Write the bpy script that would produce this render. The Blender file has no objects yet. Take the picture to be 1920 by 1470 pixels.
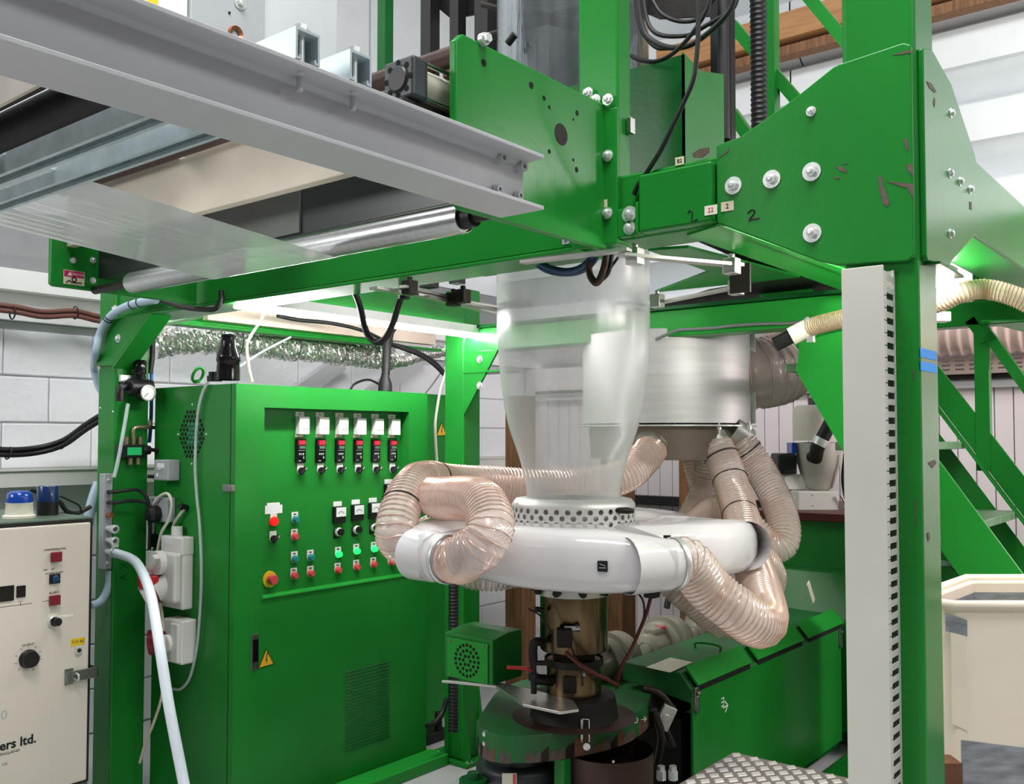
import bpy, bmesh, math, random
from mathutils import Vector, Matrix
random.seed(7)
S = bpy.context.scene
COL = S.collection
V = Vector
PI = math.pi

# ------------------------------------------------------------------ camera
F, CX, CY, SH = 1774.0, 960.0, 735.0, 18.0
A, P = math.radians(38.8), math.radians(2.2)
C0 = V((0, 0, 1.5))
FH = V((math.cos(A), math.sin(A), 0)); RT = V((math.sin(A), -math.cos(A), 0))
FW = FH * math.cos(P) + V((0, 0, 1)) * math.sin(P)
UP = RT.cross(FW)
cam_d = bpy.data.cameras.new('camera'); cam = bpy.data.objects.new('camera', cam_d); COL.objects.link(cam)
cam.matrix_world = Matrix(((RT.x, UP.x, -FW.x, C0.x), (RT.y, UP.y, -FW.y, C0.y), (RT.z, UP.z, -FW.z, C0.z), (0, 0, 0, 1)))
cam_d.sensor_fit = 'HORIZONTAL'; cam_d.sensor_width = 36.0
cam_d.lens = 36.0 * F / 1920.0; cam_d.shift_y = SH / 1920.0
cam_d.clip_start = 0.05
S.camera = cam
# ------------------------------------------------------------------ world, lights, exposure
S.view_settings.view_transform = 'Standard'; S.view_settings.look = 'None'
S.view_settings.exposure = 0.0; S.view_settings.gamma = 1.0; S.view_settings.use_curve_mapping = False
w = bpy.data.worlds.new('hall_light'); S.world = w; w.use_nodes = True
w.node_tree.nodes['Background'].inputs[0].default_value = (0.93, 0.96, 1.0, 1)
w.node_tree.nodes['Background'].inputs[1].default_value = 0.14
S.cycles.use_denoising = True
S.cycles.max_bounces = 8; S.cycles.transparent_max_bounces = 24
S.cycles.sample_clamp_indirect = 6.0
def area(name, loc, target, sx, sy, power, col=(1, 1, 1)):
    d = bpy.data.lights.new(name, 'AREA'); d.shape = 'RECTANGLE'; d.size = sx; d.size_y = sy
    d.energy = power; d.color = col
    o = bpy.data.objects.new(name, d); COL.objects.link(o); o.location = loc
    o.rotation_euler = (V(target) - V(loc)).to_track_quat('-Z', 'Y').to_euler()
    return o
# high-bay strip lamps under the roof of the hall, behind and beside the camera, plus added fill lights
area('high_bay_lamp', (0.7, 0.7, 5.6), (1.2, 1.0, 1.0), 3.2, 1.2, 300)
area('high_bay_lamp.001', (1.2, -3.2, 5.0), (2.2, .8, 1.4), 3.0, 0.8, 85)
area('back_wall_fill', (4.5, -1.2, 2.9), (6.0, 1.3, .8), 1.6, 0.5, 90, (1, .90, .92))  # unseen light added low down to brighten and warm the boarded wall
area('side_fill', (-2.2, 4.2, 3.4), (1.0, 2.2, 2.0), 1.6, 1.2, 70)  # unseen fill light added to brighten the left-hand faces
area('low_wall_fill', (5.1, -.7, 2.1), (6.0, 1.5, 1.0), .8, .3, 45, (1, .88, .9))  # second added light, turned on the lower boards behind the stair
area('high_bay_lamp.003', (1.4, 3.9, 5.4), (2.0, 4.3, 1.5), 2.0, 0.5, 34)

# ------------------------------------------------------------------ helpers
def ray(px, py):
    return FW + RT * ((px - CX) / F) + UP * ((CY + SH - py) / F)
def at(px, py, x=None, y=None, z=None, d=None):
    "point seen at a photograph pixel, on the plane x=, y=, z= or at a depth d"
    r = ray(px, py)
    if x is not None: t = (x - C0.x) / r.x
    elif y is not None: t = (y - C0.y) / r.y
    elif z is not None: t = (z - C0.z) / r.z
    else: t = d
    return C0 + r * t

class MB:
    def __init__(s): s.v = []; s.f = []; s.sm = []
    def add(s, vs, fs, smooth=False):
        o = len(s.v); s.v += [V(p) for p in vs]
        for f in fs: s.f.append([i + o for i in f]); s.sm.append(smooth)
        return s
    def hexa(s, p):
        return s.add(p, [(0, 3, 2, 1), (4, 5, 6, 7), (0, 1, 5, 4), (1, 2, 6, 5), (2, 3, 7, 6), (3, 0, 4, 7)])
    def box(s, x0, x1, y0, y1, z0, z1):
        return s.hexa([(x0, y0, z0), (x1, y0, z0), (x1, y1, z0), (x0, y1, z0), (x0, y0, z1), (x1, y0, z1), (x1, y1, z1), (x0, y1, z1)])
    def obox(s, c, a, b, n):
        "box by centre and three half axes"
        c, a, b, n = V(c), V(a), V(b), V(n)
        return s.hexa([c-a-b-n, c+a-b-n, c+a+b-n, c-a+b-n, c-a-b+n, c+a-b+n, c+a+b+n, c-a+b+n])
    def bar(s, p0, p1, w_, h_, up=(0, 0, 1)):
        p0, p1 = V(p0), V(p1); d = p1 - p0; u = V(up)
        sd = d.cross(u)
        if sd.length < 1e-6: sd = d.cross(V((1, 0, 0)))
        sd.normalize(); u = sd.cross(d).normalized()
        return s.obox((p0 + p1) / 2, d / 2, sd * w_ / 2, u * h_ / 2)
    def prism(s, poly, ext):
        n = len(poly); ext = V(ext); p = [V(q) for q in poly]
        s.add(p + [q + ext for q in p], [tuple(range(n))[::-1], tuple(range(n, 2 * n))] + [(i, (i + 1) % n, n + (i + 1) % n, n + i) for i in range(n)])
        return s
    def cyl(s, p0, p1, r0, r1=None, n=16, caps=True, smooth=True):
        p0, p1 = V(p0), V(p1); r1 = r0 if r1 is None else r1
        d = (p1 - p0).normalized(); a = d.orthogonal().normalized(); b = d.cross(a)
        vs = []
        for p, r in ((p0, r0), (p1, r1)):
            for i in range(n):
                t = 2 * PI * i / n; vs.append(p + (a * math.cos(t) + b * math.sin(t)) * r)
        o = len(s.v); s.add(vs, [(i, (i + 1) % n, n + (i + 1) % n, n + i) for i in range(n)], smooth)
        if caps: s.add([], [tuple(range(n))[::-1]]); s.f[-1] = [o + i for i in range(n)][::-1]; s.f.append([o + n + i for i in range(n)]); s.sm.append(False)
        return s
    def tube(s, pts, r, n=8, caps=True):
        pts = [V(p) for p in pts]; m = len(pts); rr = r if isinstance(r, (list, tuple)) else [r] * m
        t0 = (pts[1] - pts[0]).normalized(); a = t0.orthogonal().normalized(); vs = []
        for k, p in enumerate(pts):
            t = (pts[min(k + 1, m - 1)] - pts[max(k - 1, 0)]).normalized()
            a = (a - t * a.dot(t)).normalized(); b = t.cross(a)
            for i in range(n):
                g = 2 * PI * i / n; vs.append(p + (a * math.cos(g) + b * math.sin(g)) * rr[k])
        o = len(s.v)
        s.add(vs, [(k * n + i, k * n + (i + 1) % n, (k + 1) * n + (i + 1) % n, (k + 1) * n + i) for k in range(m - 1) for i in range(n)], True)
        if caps:
            s.f.append([o + i for i in range(n)][::-1]); s.sm.append(False)
            s.f.append([o + (m - 1) * n + i for i in range(n)]); s.sm.append(False)
        return s
    def lathe(s, c, prof, n=32, axis=(0, 0, 1), smooth=True, a0=0.0, a1=2 * PI):
        c = V(c); ax = V(axis).normalized()
        if abs(ax.z) > .99: a, b = V((1, 0, 0)), V((0, 1, 0)) * (1 if ax.z > 0 else -1)
        else: a = ax.orthogonal().normalized(); b = ax.cross(a)
        full = abs(a1 - a0 - 2 * PI) < 1e-6; k = n if full else n + 1; vs = []
        for r, z in prof:
            for i in range(k):
                t = a0 + (a1 - a0) * i / n; vs.append(c + ax * z + (a * math.cos(t) + b * math.sin(t)) * r)
        s.add(vs, [(j * k + i, j * k + (i + 1) % k, (j + 1) * k + (i + 1) % k, (j + 1) * k + i) for j in range(len(prof) - 1) for i in range(n)], smooth)
        return s
    def plate_holes(s, fn, cells, hw, hh, hr, n=12, thick=None):
        "a sheet of cells (u,v), each with a round hole; fn maps (u,v) to a point; thick = (fn of the inner face)"
        for (u, v) in cells:
            o = []; h = []
            for i in range(n):
                t = 2 * PI * (i + .5) / n; cx, sy = math.cos(t), math.sin(t); m = max(abs(cx) , abs(sy))
                o.append((u + hw * cx / m, v + hh * sy / m)); h.append((u + hr * cx, v + hr * sy))
            vs = [fn(*q) for q in o] + [fn(*q) for q in h]
            fs = [(i, (i + 1) % n, n + (i + 1) % n, n + i) for i in range(n)]
            if thick:
                vs += [thick(*q) for q in h]
                fs += [(n + i, n + (i + 1) % n, 2 * n + (i + 1) % n, 2 * n + i) for i in range(n)]
            s.add(vs, fs)
        return s

def spline(pts, step=None, per=10):
    pts = [V(p) for p in pts]; q = [pts[0] * 2 - pts[1]] + pts + [pts[-1] * 2 - pts[-2]]; out = []
    for i in range(1, len(q) - 2):
        a, b, c, d = q[i-1], q[i], q[i+1], q[i+2]
        for k in range(per):
            t = k / per
            out.append(.5 * ((2*b) + (c - a) * t + (2*a - 5*b + 4*c - d) * t*t + (3*b - a - 3*c + d) * t**3))
    out.append(pts[-1])
    if step:
        L = [0]
        for i in range(1, len(out)): L.append(L[-1] + (out[i] - out[i-1]).length)
        n = max(2, int(L[-1] / step)); res = []; j = 0
        for k in range(n + 1):
            d = L[-1] * k / n
            while j < len(L) - 2 and L[j+1] < d: j += 1
            f = (d - L[j]) / max(1e-9, L[j+1] - L[j]); res.append(out[j].lerp(out[j+1], min(1, f)))
        return res
    return out

WO = {}    # world origin of every object built (no root is rotated)
def me_of(name, mb, m):
    me = bpy.data.meshes.new(name); me.from_pydata([tuple(p) for p in mb.v], [], mb.f)
    me.polygons.foreach_set('use_smooth', mb.sm)
    if any(mb.sm): me.set_sharp_from_angle(angle=math.radians(52))
    if m is not None: me.materials.append(m)
    bm = bmesh.new(); bm.from_mesh(me); bmesh.ops.recalc_face_normals(bm, faces=bm.faces); bm.to_mesh(me); bm.free()
    return me
def obj(name, mb, m, parent=None, bevel=0, label=None, kind=None, seg=2):
    if parent is not None: o0 = WO[parent]
    else:
        lo = V([min(p[i] for p in mb.v) for i in range(3)]); hi = V([max(p[i] for p in mb.v) for i in range(3)])
        o0 = V(((lo.x + hi.x) / 2, (lo.y + hi.y) / 2, lo.z))
    mb.v = [p - o0 for p in mb.v]
    o = bpy.data.objects.new(name, me_of(name, mb, m)); COL.objects.link(o)
    if parent is not None: o.parent = parent
    else: o.location = o0
    WO[o] = o0
    if bevel:
        b = o.modifiers.new('bevel', 'BEVEL'); b.width = bevel; b.segments = seg; b.limit_method = 'ANGLE'; b.angle_limit = .6
    if label: o['label'] = label
    if kind: o['kind'] = kind
    return o
def tag(o, label, cat, group=None, kind=None):
    o['label'] = label; o['category'] = cat
    if group: o['group'] = group
    if kind: o['kind'] = kind
    return o
def thing(name, loc, label, cat, group=None):
    o = bpy.data.objects.new(name, None); COL.objects.link(o); o.location = loc; o.empty_display_size = .05
    WO[o] = V(loc); return tag(o, label, cat, group)
def struct(name, mb, m, label=None, bevel=0):
    o = obj(name, mb, m, None, bevel); o['kind'] = 'structure'
    if label: o['label'] = label
    return o
def inst(name, me, parent, loc, axis=(0, 0, 1), label=None, roll=0, scale=1):
    "a part that shares mesh data, its local +Z turned to axis"
    o = bpy.data.objects.new(name, me); COL.objects.link(o)
    o.parent = parent; o.location = V(loc) - WO[parent]
    q = V(axis).to_track_quat('Z', 'Y'); o.rotation_mode = 'QUATERNION'
    from mathutils import Quaternion
    o.rotation_quaternion = q @ Quaternion((0, 0, 1), roll); o.scale = (scale,) * 3
    WO[o] = V(loc)
    if label: o['label'] = label
    return o
def copy_tree(root, delta, label, name=None):
    "copies a thing with its parts and sub-parts, moved by delta"
    r = root.copy(); COL.objects.link(r); r.location = root.location + V(delta); r['label'] = label; WO[r] = WO[root] + V(delta)
    for ch in list(root.children):
        c = ch.copy(); COL.objects.link(c); c.parent = r
        for g in list(ch.children):
            d = g.copy(); COL.objects.link(d); d.parent = c
    return r
def text(name, s, size, parent, loc, right, up, m, align='CENTER', bold=0.0, sx=1.0, spacing=1.0):
    "flat lettering, a hair proud of the face it is printed on"
    cu = bpy.data.curves.new(name, 'FONT'); cu.body = s; cu.size = size; cu.align_x = align; cu.align_y = 'CENTER'
    cu.extrude = 0.0002; cu.offset = bold; cu.materials.append(m); cu.resolution_u = 2; cu.space_character = spacing
    o = bpy.data.objects.new(name, cu); COL.objects.link(o); o.parent = parent
    r, u = V(right).normalized(), V(up).normalized(); n = r.cross(u)
    o.matrix_local = Matrix(((r.x*sx, u.x, n.x, loc[0] - WO[parent].x), (r.y*sx, u.y, n.y, loc[1] - WO[parent].y), (r.z*sx, u.z, n.z, loc[2] - WO[parent].z), (0, 0, 0, 1)))
    WO[o] = V(loc)
    return o

# ------------------------------------------------------------------ materials
def lin(r, g, b):
    f = lambda c: (c / 255 / 12.92) if c / 255 <= .04045 else ((c / 255 + .055) / 1.055) ** 2.4
    return (f(r), f(g), f(b), 1)
M = {}
def mat(name, rgb, rough=.5, metal=0.0, var=0.06, scale=6.0, bump=0.0, bscale=60.0, alpha=1.0, spec=.5, coat=0.0, rgb2=None, stretch=None, trans=0.0, ior=1.45, contrast=None):
    m = bpy.data.materials.new(name); m.use_nodes = True; nt = m.node_tree; N = nt.nodes; L = nt.links
    b = N['Principled BSDF']; c = lin(*rgb)
    b.inputs['Roughness'].default_value = rough; b.inputs['Metallic'].default_value = metal
    b.inputs['Specular IOR Level'].default_value = spec; b.inputs['Coat Weight'].default_value = coat
    b.inputs['Alpha'].default_value = alpha; b.inputs['Transmission Weight'].default_value = trans; b.inputs['IOR'].default_value = ior
    tc = N.new('ShaderNodeTexCoord'); src = tc.outputs['Object']
    if stretch:
        mp = N.new('ShaderNodeMapping'); mp.inputs['Scale'].default_value = stretch; L.new(src, mp.inputs[0]); src = mp.outputs[0]
    n = N.new('ShaderNodeTexNoise'); n.inputs['Scale'].default_value = scale; n.inputs['Detail'].default_value = 5; L.new(src, n.inputs['Vector'])
    r = N.new('ShaderNodeValToRGB'); e = r.color_ramp.elements
    lo, hi = contrast or (.3, .7)
    e[0].position = lo; e[1].position = hi
    c2 = lin(*rgb2) if rgb2 else tuple(min(1, x * (1 + var)) for x in c[:3]) + (1,)
    c1 = c if rgb2 else tuple(x * (1 - var) for x in c[:3]) + (1,)
    e[0].color = c1; e[1].color = c2
    L.new(n.outputs['Fac'], r.inputs[0]); L.new(r.outputs[0], b.inputs['Base Color'])
    if bump:
        n2 = N.new('ShaderNodeTexNoise'); n2.inputs['Scale'].default_value = bscale; n2.inputs['Detail'].default_value = 3; L.new(src, n2.inputs['Vector'])
        bp = N.new('ShaderNodeBump'); bp.inputs['Strength'].default_value = bump; bp.inputs['Distance'].default_value = .01
        L.new(n2.outputs['Fac'], bp.inputs['Height']); L.new(bp.outputs[0], b.inputs['Normal'])
    M[name] = m; return m
def emit(name, rgb, power):
    m = bpy.data.materials.new(name); m.use_nodes = True; b = m.node_tree.nodes['Principled BSDF']
    b.inputs['Base Color'].default_value = lin(*rgb); b.inputs['Emission Color'].default_value = lin(*rgb); b.inputs['Emission Strength'].default_value = power
    M[name] = m; return m
mat('green', (30, 124, 44), .28, var=.10, scale=3, bump=.03, bscale=45, spec=.32)
mat('green_dark', (12, 84, 34), .3, var=.12, scale=3, bump=.03, spec=.32)
mat('green_bright', (36, 150, 52), .3, var=.06, scale=3, bump=.02, spec=.32)  # lighter copy of the green, lamp light painted into some beams and gussets
mat('green_worn', (22, 104, 46), .5, var=.2, scale=7, bump=.05, rgb2=(58, 74, 52), contrast=(.45, .75))
mat('grey_paint', (184, 185, 187), .42, var=.05, scale=4, bump=.06, bscale=30)
mat('galv', (196, 210, 214), .4, .3, var=.12, scale=22, bump=.03)
mat('alu', (196, 198, 198), .3, .9, var=.06, scale=5, stretch=(1, 12, 12), bump=.03, bscale=12)
mat('steel', (176, 176, 172), .28, 1.0, var=.1, scale=14)
mat('zinc', (224, 227, 224), .36, .6, var=.1, scale=30)
mat('steel_brush', (208, 207, 205), .5, .6, var=.07, scale=3, stretch=(1, 1, 14), bump=.02)
mat('barrel', (196, 190, 174), .4, .15, var=.1)
mat('guard_sheen2', (186, 182, 172), .55, .3)
mat('steel_grimy', (128, 118, 108), .45, .6, var=.1, scale=5)
mat('steel_sheet', (205, 203, 198), .34, .85, var=.05, scale=4)
mat('stainless', (104, 88, 66), .26, 1.0, var=.16, scale=7, stretch=(3, 3, .3))
mat('dark_steel', (48, 44, 40), .45, .6, var=.3, scale=9, bump=.06)
mat('matt_black', (26, 22, 19), .6, .2, var=.3, scale=9, bump=.1)  # plain near-black, also for the added dark sheets behind film and beams
mat('guard_dark', (50, 54, 52), .3, .3, var=.1); mat('guard_sheen', (96, 98, 94), .35, .6, var=.1)
mat('rust', (92, 62, 46), .7, .2, var=.2, scale=14, bump=.12, rgb2=(138, 92, 66))
mat('rust_pipe', (70, 52, 46), .5, .4, var=.25, scale=12, bump=.06)
mat('black', (20, 20, 21), .42, var=.15, scale=10)
mat('rubber', (24, 23, 24), .5, var=.2, scale=12, bump=.03)
mat('black_gloss', (14, 14, 15), .15)
mat('beige_panel', (200, 190, 172), .4, var=.06, scale=3, rgb2=(176, 166, 150))
mat('beige_door', (214, 206, 192), .45, var=.04, scale=2.5)
mat('greygreen', (88, 108, 92), .45, var=.08, scale=6)
mat('plastic_grey', (166, 170, 172), .4, var=.04)
mat('plastic_white', (228, 226, 220), .38, var=.03)
mat('trunk_grey', (204, 202, 192), .5, var=.03)
mat('white', (236, 236, 234), .4, var=.02)
mat('white_paint_block', (226, 227, 230), .55, var=.03, scale=3, bump=.5, bscale=26)
mat('mortar', (206, 207, 210), .8, var=.05)
mat('cladding', (222, 212, 214), .4, var=.03, scale=2)
mat('sheet_white', (228, 232, 234), .4, var=.03)
mat('sheet_grey', (196, 200, 201), .4, var=.03); mat('rail_grey', (132, 134, 135), .5)
mat('fibreglass', (216, 213, 214), .13, var=.03, scale=4, bump=.05, bscale=5, coat=.3)
mat('floor', (186, 186, 186), .38, var=.14, scale=2.2, bump=.06, bscale=12)
mat('wood', (150, 106, 72), .65, var=.2, scale=9, stretch=(6, 6, .6), bump=.1, rgb2=(108, 74, 50))
mat('timber', (196, 146, 98), .6, var=.1, scale=8, stretch=(5, .5, 5), rgb2=(168, 118, 76))
mat('red', (196, 34, 38), .35); mat('red_dark', (122, 24, 40), .35); mat('red_pink', (206, 74, 78), .3)
mat('blue', (18, 66, 160), .2, coat=.4); mat('navy', (14, 46, 92), .25, coat=.3); mat('blue_tube', (40, 120, 200), .3); mat('blue_hose', (26, 58, 92), .3)
mat('blue_reflection', (16, 150, 240), .5, spec=.2)  # blue of the reflection painted on the near column
mat('teal', (40, 130, 130), .3); mat('yellow', (228, 190, 40), .4); mat('orange', (226, 176, 44), .4); mat('hose_wire', (168, 138, 96), .4); mat('trunk_pink', (224, 204, 188), .5); mat('gold', (206, 158, 80), .4)
mat('cream', (232, 218, 190), .4, var=.06); mat('cream_light', (232, 226, 210), .5, var=.08, scale=20)
mat('sticker', (216, 206, 176), .5); mat('ink', (16, 18, 17), .6); mat('magenta', (178, 20, 96), .45); mat('pink', (236, 180, 180), .45)
mat('ink_white', (230, 232, 226), .6)
mat('chip', (92, 78, 70), .7, var=.2, scale=60)
mat('brass', (160, 144, 118), .35, .8, var=.1)
mat('copper', (178, 116, 78), .35, .8, var=.1)
mat('brown_cable', (112, 72, 66), .5); mat('grey_cable', (120, 122, 122), .4); mat('white_cable', (224, 220, 208), .4); mat('red_cable', (84, 26, 22), .45)
mat('motor_grey', (150, 144, 130), .3, var=.08, bump=.03); mat('motor_dark', (52, 56, 60), .4, var=.12, bump=.04)
mat('bin_beige', (244, 229, 210), .55, var=.06, scale=3, bump=.08, bscale=9); mat('tape_grey', (168, 172, 176), .35, .2, var=.25, scale=16, stretch=(1, 1, 4), rgb2=(122, 126, 132))
mat('tape_cream', (240, 226, 206), .5)
mat('paper', (228, 222, 204), .7, var=.04)
mat('foil', (232, 230, 226), .26, .85, var=.1, scale=40)
mat('hole', (10, 14, 11), .9)  # flat near-black discs and strips painted where holes and gaps are shaded
mat('tray_grey', (200, 182, 174), .5, var=.05)
mat('duct_pink', (206, 178, 170), .4, var=.06)
mat('tread', (112, 150, 112), .4, .3, var=.2, scale=30)
mat('hose_white', (226, 236, 244), .3, var=.04)
mat('hose_blue_grey', (176, 198, 214), .3, alpha=.92)
mat('clear_tube', (196, 212, 206), .2, alpha=.75)
mat('pvc_smoke', (188, 172, 164), .2, alpha=.72, var=.05)
mat('pvc', (253, 240, 234), .14, alpha=.40, var=.03, coat=.2)
mat('pvc_coil', (218, 184, 166), .2, .3, var=.05)
mat('lcd', (42, 190, 110), .35)
mat('diamond', (170, 162, 158), .4, .6, var=.1, scale=9); mat('lozenge', (240, 235, 230), .36, .25, var=.05)
emit('led', (255, 250, 252), 100.0); emit('led_right', (255, 246, 244), 80.0); emit('red_led', (255, 30, 50), 2.2); emit('green_led', (40, 225, 120), .9); emit('red_lamp', (255, 20, 20), .8)
# polythene film: thin milky sheet, clearer seen square on, denser at the edge
def film(name, rgb, dens, edge, rough=.22, st=(9, 9, .8)):
    m = bpy.data.materials.new(name); m.use_nodes = True; nt = m.node_tree; N = nt.nodes; L = nt.links
    b = N['Principled BSDF']; b.inputs['Base Color'].default_value = lin(*rgb); b.inputs['Roughness'].default_value = rough; b.inputs['Specular IOR Level'].default_value = .8
    t = N.new('ShaderNodeBsdfTransparent'); mx = N.new('ShaderNodeMixShader'); out = N['Material Output']
    lw = N.new('ShaderNodeLayerWeight'); lw.inputs['Blend'].default_value = .35
    tc = N.new('ShaderNodeTexCoord'); mp = N.new('ShaderNodeMapping'); mp.inputs['Scale'].default_value = st; L.new(tc.outputs['Object'], mp.inputs[0])
    n = N.new('ShaderNodeTexNoise'); n.inputs['Scale'].default_value = 1.2; n.inputs['Detail'].default_value = 3; L.new(mp.outputs[0], n.inputs['Vector'])
    mr = N.new('ShaderNodeMapRange'); mr.inputs['To Min'].default_value = dens - .07; mr.inputs['To Max'].default_value = dens + .07; L.new(n.outputs['Fac'], mr.inputs['Value'])
    ma = N.new('ShaderNodeMath'); ma.operation = 'MULTIPLY_ADD'; ma.use_clamp = True; ma.inputs[1].default_value = edge
    L.new(lw.outputs['Facing'], ma.inputs[0]); L.new(mr.outputs[0], ma.inputs[2])
    L.new(ma.outputs[0], mx.inputs[0]); L.new(t.outputs[0], mx.inputs[1]); L.new(b.outputs[0], mx.inputs[2]); L.new(mx.outputs[0], out.inputs[0])
    bp = N.new('ShaderNodeBump'); bp.inputs['Strength'].default_value = .12; bp.inputs['Distance'].default_value = .01; L.new(n.outputs['Fac'], bp.inputs['Height']); L.new(bp.outputs[0], b.inputs['Normal'])
    M[name] = m
film('film_bubble', (206, 208, 206), .38, .55)
film('film_web', (230, 233, 232), .72, .25, .1, (.35, 16, 1))

mat('film_reflect', (150, 156, 160), .16, .85, var=.25, scale=5, stretch=(5, 5, .5), bump=.35, bscale=7, alpha=.86)  # same film as below, dark reflections put into a metallic colour
# shared small meshes
def _bolt(r=.011, h=.008, wr=.017):
    mb = MB().cyl((0, 0, 0), (0, 0, .002), wr, n=20); mb.cyl((0, 0, .002), (0, 0, .002 + h), r, n=6, smooth=False)
    mb.cyl((0, 0, .002 + h), (0, 0, .0035 + h), r * .78, r * .6, n=12)
    return me_of('bolt', mb, M['zinc'])
BOLT = _bolt(); BOLT_S = _bolt(.008, .006, .011); BOLT_L = _bolt(.0115, .009, .0205)
SCREW = me_of('screw', MB().cyl((0, 0, 0), (0, 0, .003), .0045, .003, n=10), M['zinc'])
SCREW_B = me_of('screw', MB().cyl((0, 0, 0), (0, 0, .003), .004, .003, n=10), M['brass'])
def ring_bolt(parent, m, c, r=.03, t=.007):
    mb = MB(); pts = [V(c) + V((math.cos(a) * r * .8, -math.sin(a) * r * .6, math.sin(a) * r + r)) for a in [2 * PI * i / 24 for i in range(25)]]
    mb.tube(pts, t, 8); mb.cyl(V(c) - V((0, 0, .004)), V(c) + V((0, 0, .008)), t * 1.6, n=12)
    return obj('eye_bolt', mb, m, parent)
def chip(parent, pts, ext, m='chip'):
    return obj('paint_chip', MB().prism(pts, ext), M[m], parent)
# ================================================================== the hall
struct('floor', MB().box(-1.5, 6.3, -2.5, 5.0, -.06, 0), M['floor'])
# painted concrete block wall, every block a piece of its own
wl = struct('wall_left', MB().box(.2, 6.2, 4.712, 4.82, 0, 2.06), M['mortar'])
blk = {}
for k in range(3):
    mb = MB(); d = [random.uniform(-.003, .003) for _ in range(4)]
    mb.hexa([(-.2165, d[0], -.108), (.2165, d[1], -.108), (.2165, .02, -.108), (-.2165, .02, -.108), (-.2165, d[2], .108), (.2165, d[3], .108), (.2165, .02, .108), (-.2165, .02, .108)])
    blk[k] = me_of('block', mb, M['white_paint_block'])
for r in range(9):
    for c in range(14):
        x = .45 + c * .4375 + (r % 2) * .219
        if x > 6.1: continue
        o = bpy.data.objects.new('block', blk[random.randrange(3)]); COL.objects.link(o); o.parent = wl
        o.location = V((x, 4.697 + random.uniform(-.002, .002), .115 + r * .2245)) - WO[wl]; WO[o] = V((x, 4.7, .1))
        b = o.modifiers.new('bevel', 'BEVEL'); b.width = .006; b.segments = 2
# painted steel rails and sheeting over the block wall
t1 = struct('trim_1', MB().box(.2, 6.2, 4.66, 4.82, 2.062, 2.1).box(.2, 6.2, 4.70, 4.82, 2.1, 2.2).box(.2, 6.2, 4.62, 4.82, 2.2, 2.3), M['white'])
struct('trim_2', MB().box(.2, 6.2, 4.74, 4.82, 2.302, 2.6), M['rail_grey'])
wu = struct('wall_upper', MB().box(-.5, 6.2, 4.93, 5.0, 2.3, 5.2), M['sheet_grey'])
pm = me_of('panel', MB().box(-.49, .49, -.012, .012, -1.25, 1.25), M['sheet_white'])
for i in range(7):
    o = bpy.data.objects.new('panel', pm); COL.objects.link(o); o.parent = wu; o.location = V((0.0 + i, 4.917, 3.9)) - WO[wu]; WO[o] = V((i, 4.9, 3.9))
struct('trim_3', MB().box(.2, 5.9, 4.58, 4.69, 1.27, 1.345).box(.2, 5.9, 4.57, 4.6, 1.345, 1.355), M['plastic_white'])   # dado conduit
# boarded wall behind
wb = struct('wall_back', MB().box(6.02, 6.14, -4.0, 4.7, 0, 2.05), M['cladding'])
bd = MB().hexa([(-.012, -.046, -.95), (-.012, .046, -.95), (.014, .05, -.95), (.014, -.05, -.95), (-.012, -.046, .95), (-.012, .046, .95), (.014, .05, .95), (.014, -.05, .95)])
bme = me_of('board', bd, M['cladding'])
for i in range(56):
    o = bpy.data.objects.new('board', bme); COL.objects.link(o); o.parent = wb; y = -1.0 + i * .1
    if y > 4.6: break
    o.location = V((6.004, y, .955)) - WO[wb]; WO[o] = V((6, y, .9))
struct('trim_4', MB().box(5.93, 6.0, -1.6, 4.6, 1.79, 1.835), M['grey_paint'])
tg = tag(obj('wall_conduit', MB().tube([(5.9, -1.5, 1.852), (5.9, 4.5, 1.852)], .014, 8), M['black']), 'black conduit running along the top of the boarded wall', 'conduit')
tag(obj('wall_rail', MB().box(5.9, 5.985, 1.9, 4.5, 1.02, 1.085), M['rubber']), 'dark rail across the boarded wall at waist height', 'rail')
# profiled roof sheeting on the back wall, its undersides turned down
mb = MB(); prof = []; z = 2.1
while z < 5.0:
    prof += [(6.2, z), (5.93, z + .19), (5.90, z + .2), (5.90, z + .42), (5.93, z + .44)]; z += .46
for (y0, y1) in ((-4.2, .35), (.36, 2.4), (2.41, 4.9)):
    mb = MB(); n = len(prof)
    mb.add([(x, y0, zz) for x, zz in prof] + [(x, y1, zz) for x, zz in prof], [(i, i + 1, n + i + 1, n + i) for i in range(n - 1)])
    mb.add([(6.22, y0, 2.1), (6.22, y1, 2.1), (6.22, y1, 5.0), (6.22, y0, 5.0)], [(0, 1, 2, 3)])
    if y0 < 0: ws = struct('wall_sheeting', mb, M['sheet_white'])
    else: obj('sheet', mb, M['sheet_white'], ws)
a, b = at(1372, 82, x=5.8), at(1590, 8, x=5.8)
tag(obj('timber_purlin', MB().box(5.66, 5.8, b.y - 2.0, a.y + .5, 4.02, 4.19), M['timber'], None, .004), 'rough orange timber beam high on the back wall', 'beam')
tag(obj('timber_batten', MB().box(5.7, 5.8, b.y - 2.0, a.y + .5, 3.93, 3.99), M['wood']), 'thin dark timber strip under the high timber beam', 'batten')
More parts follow.
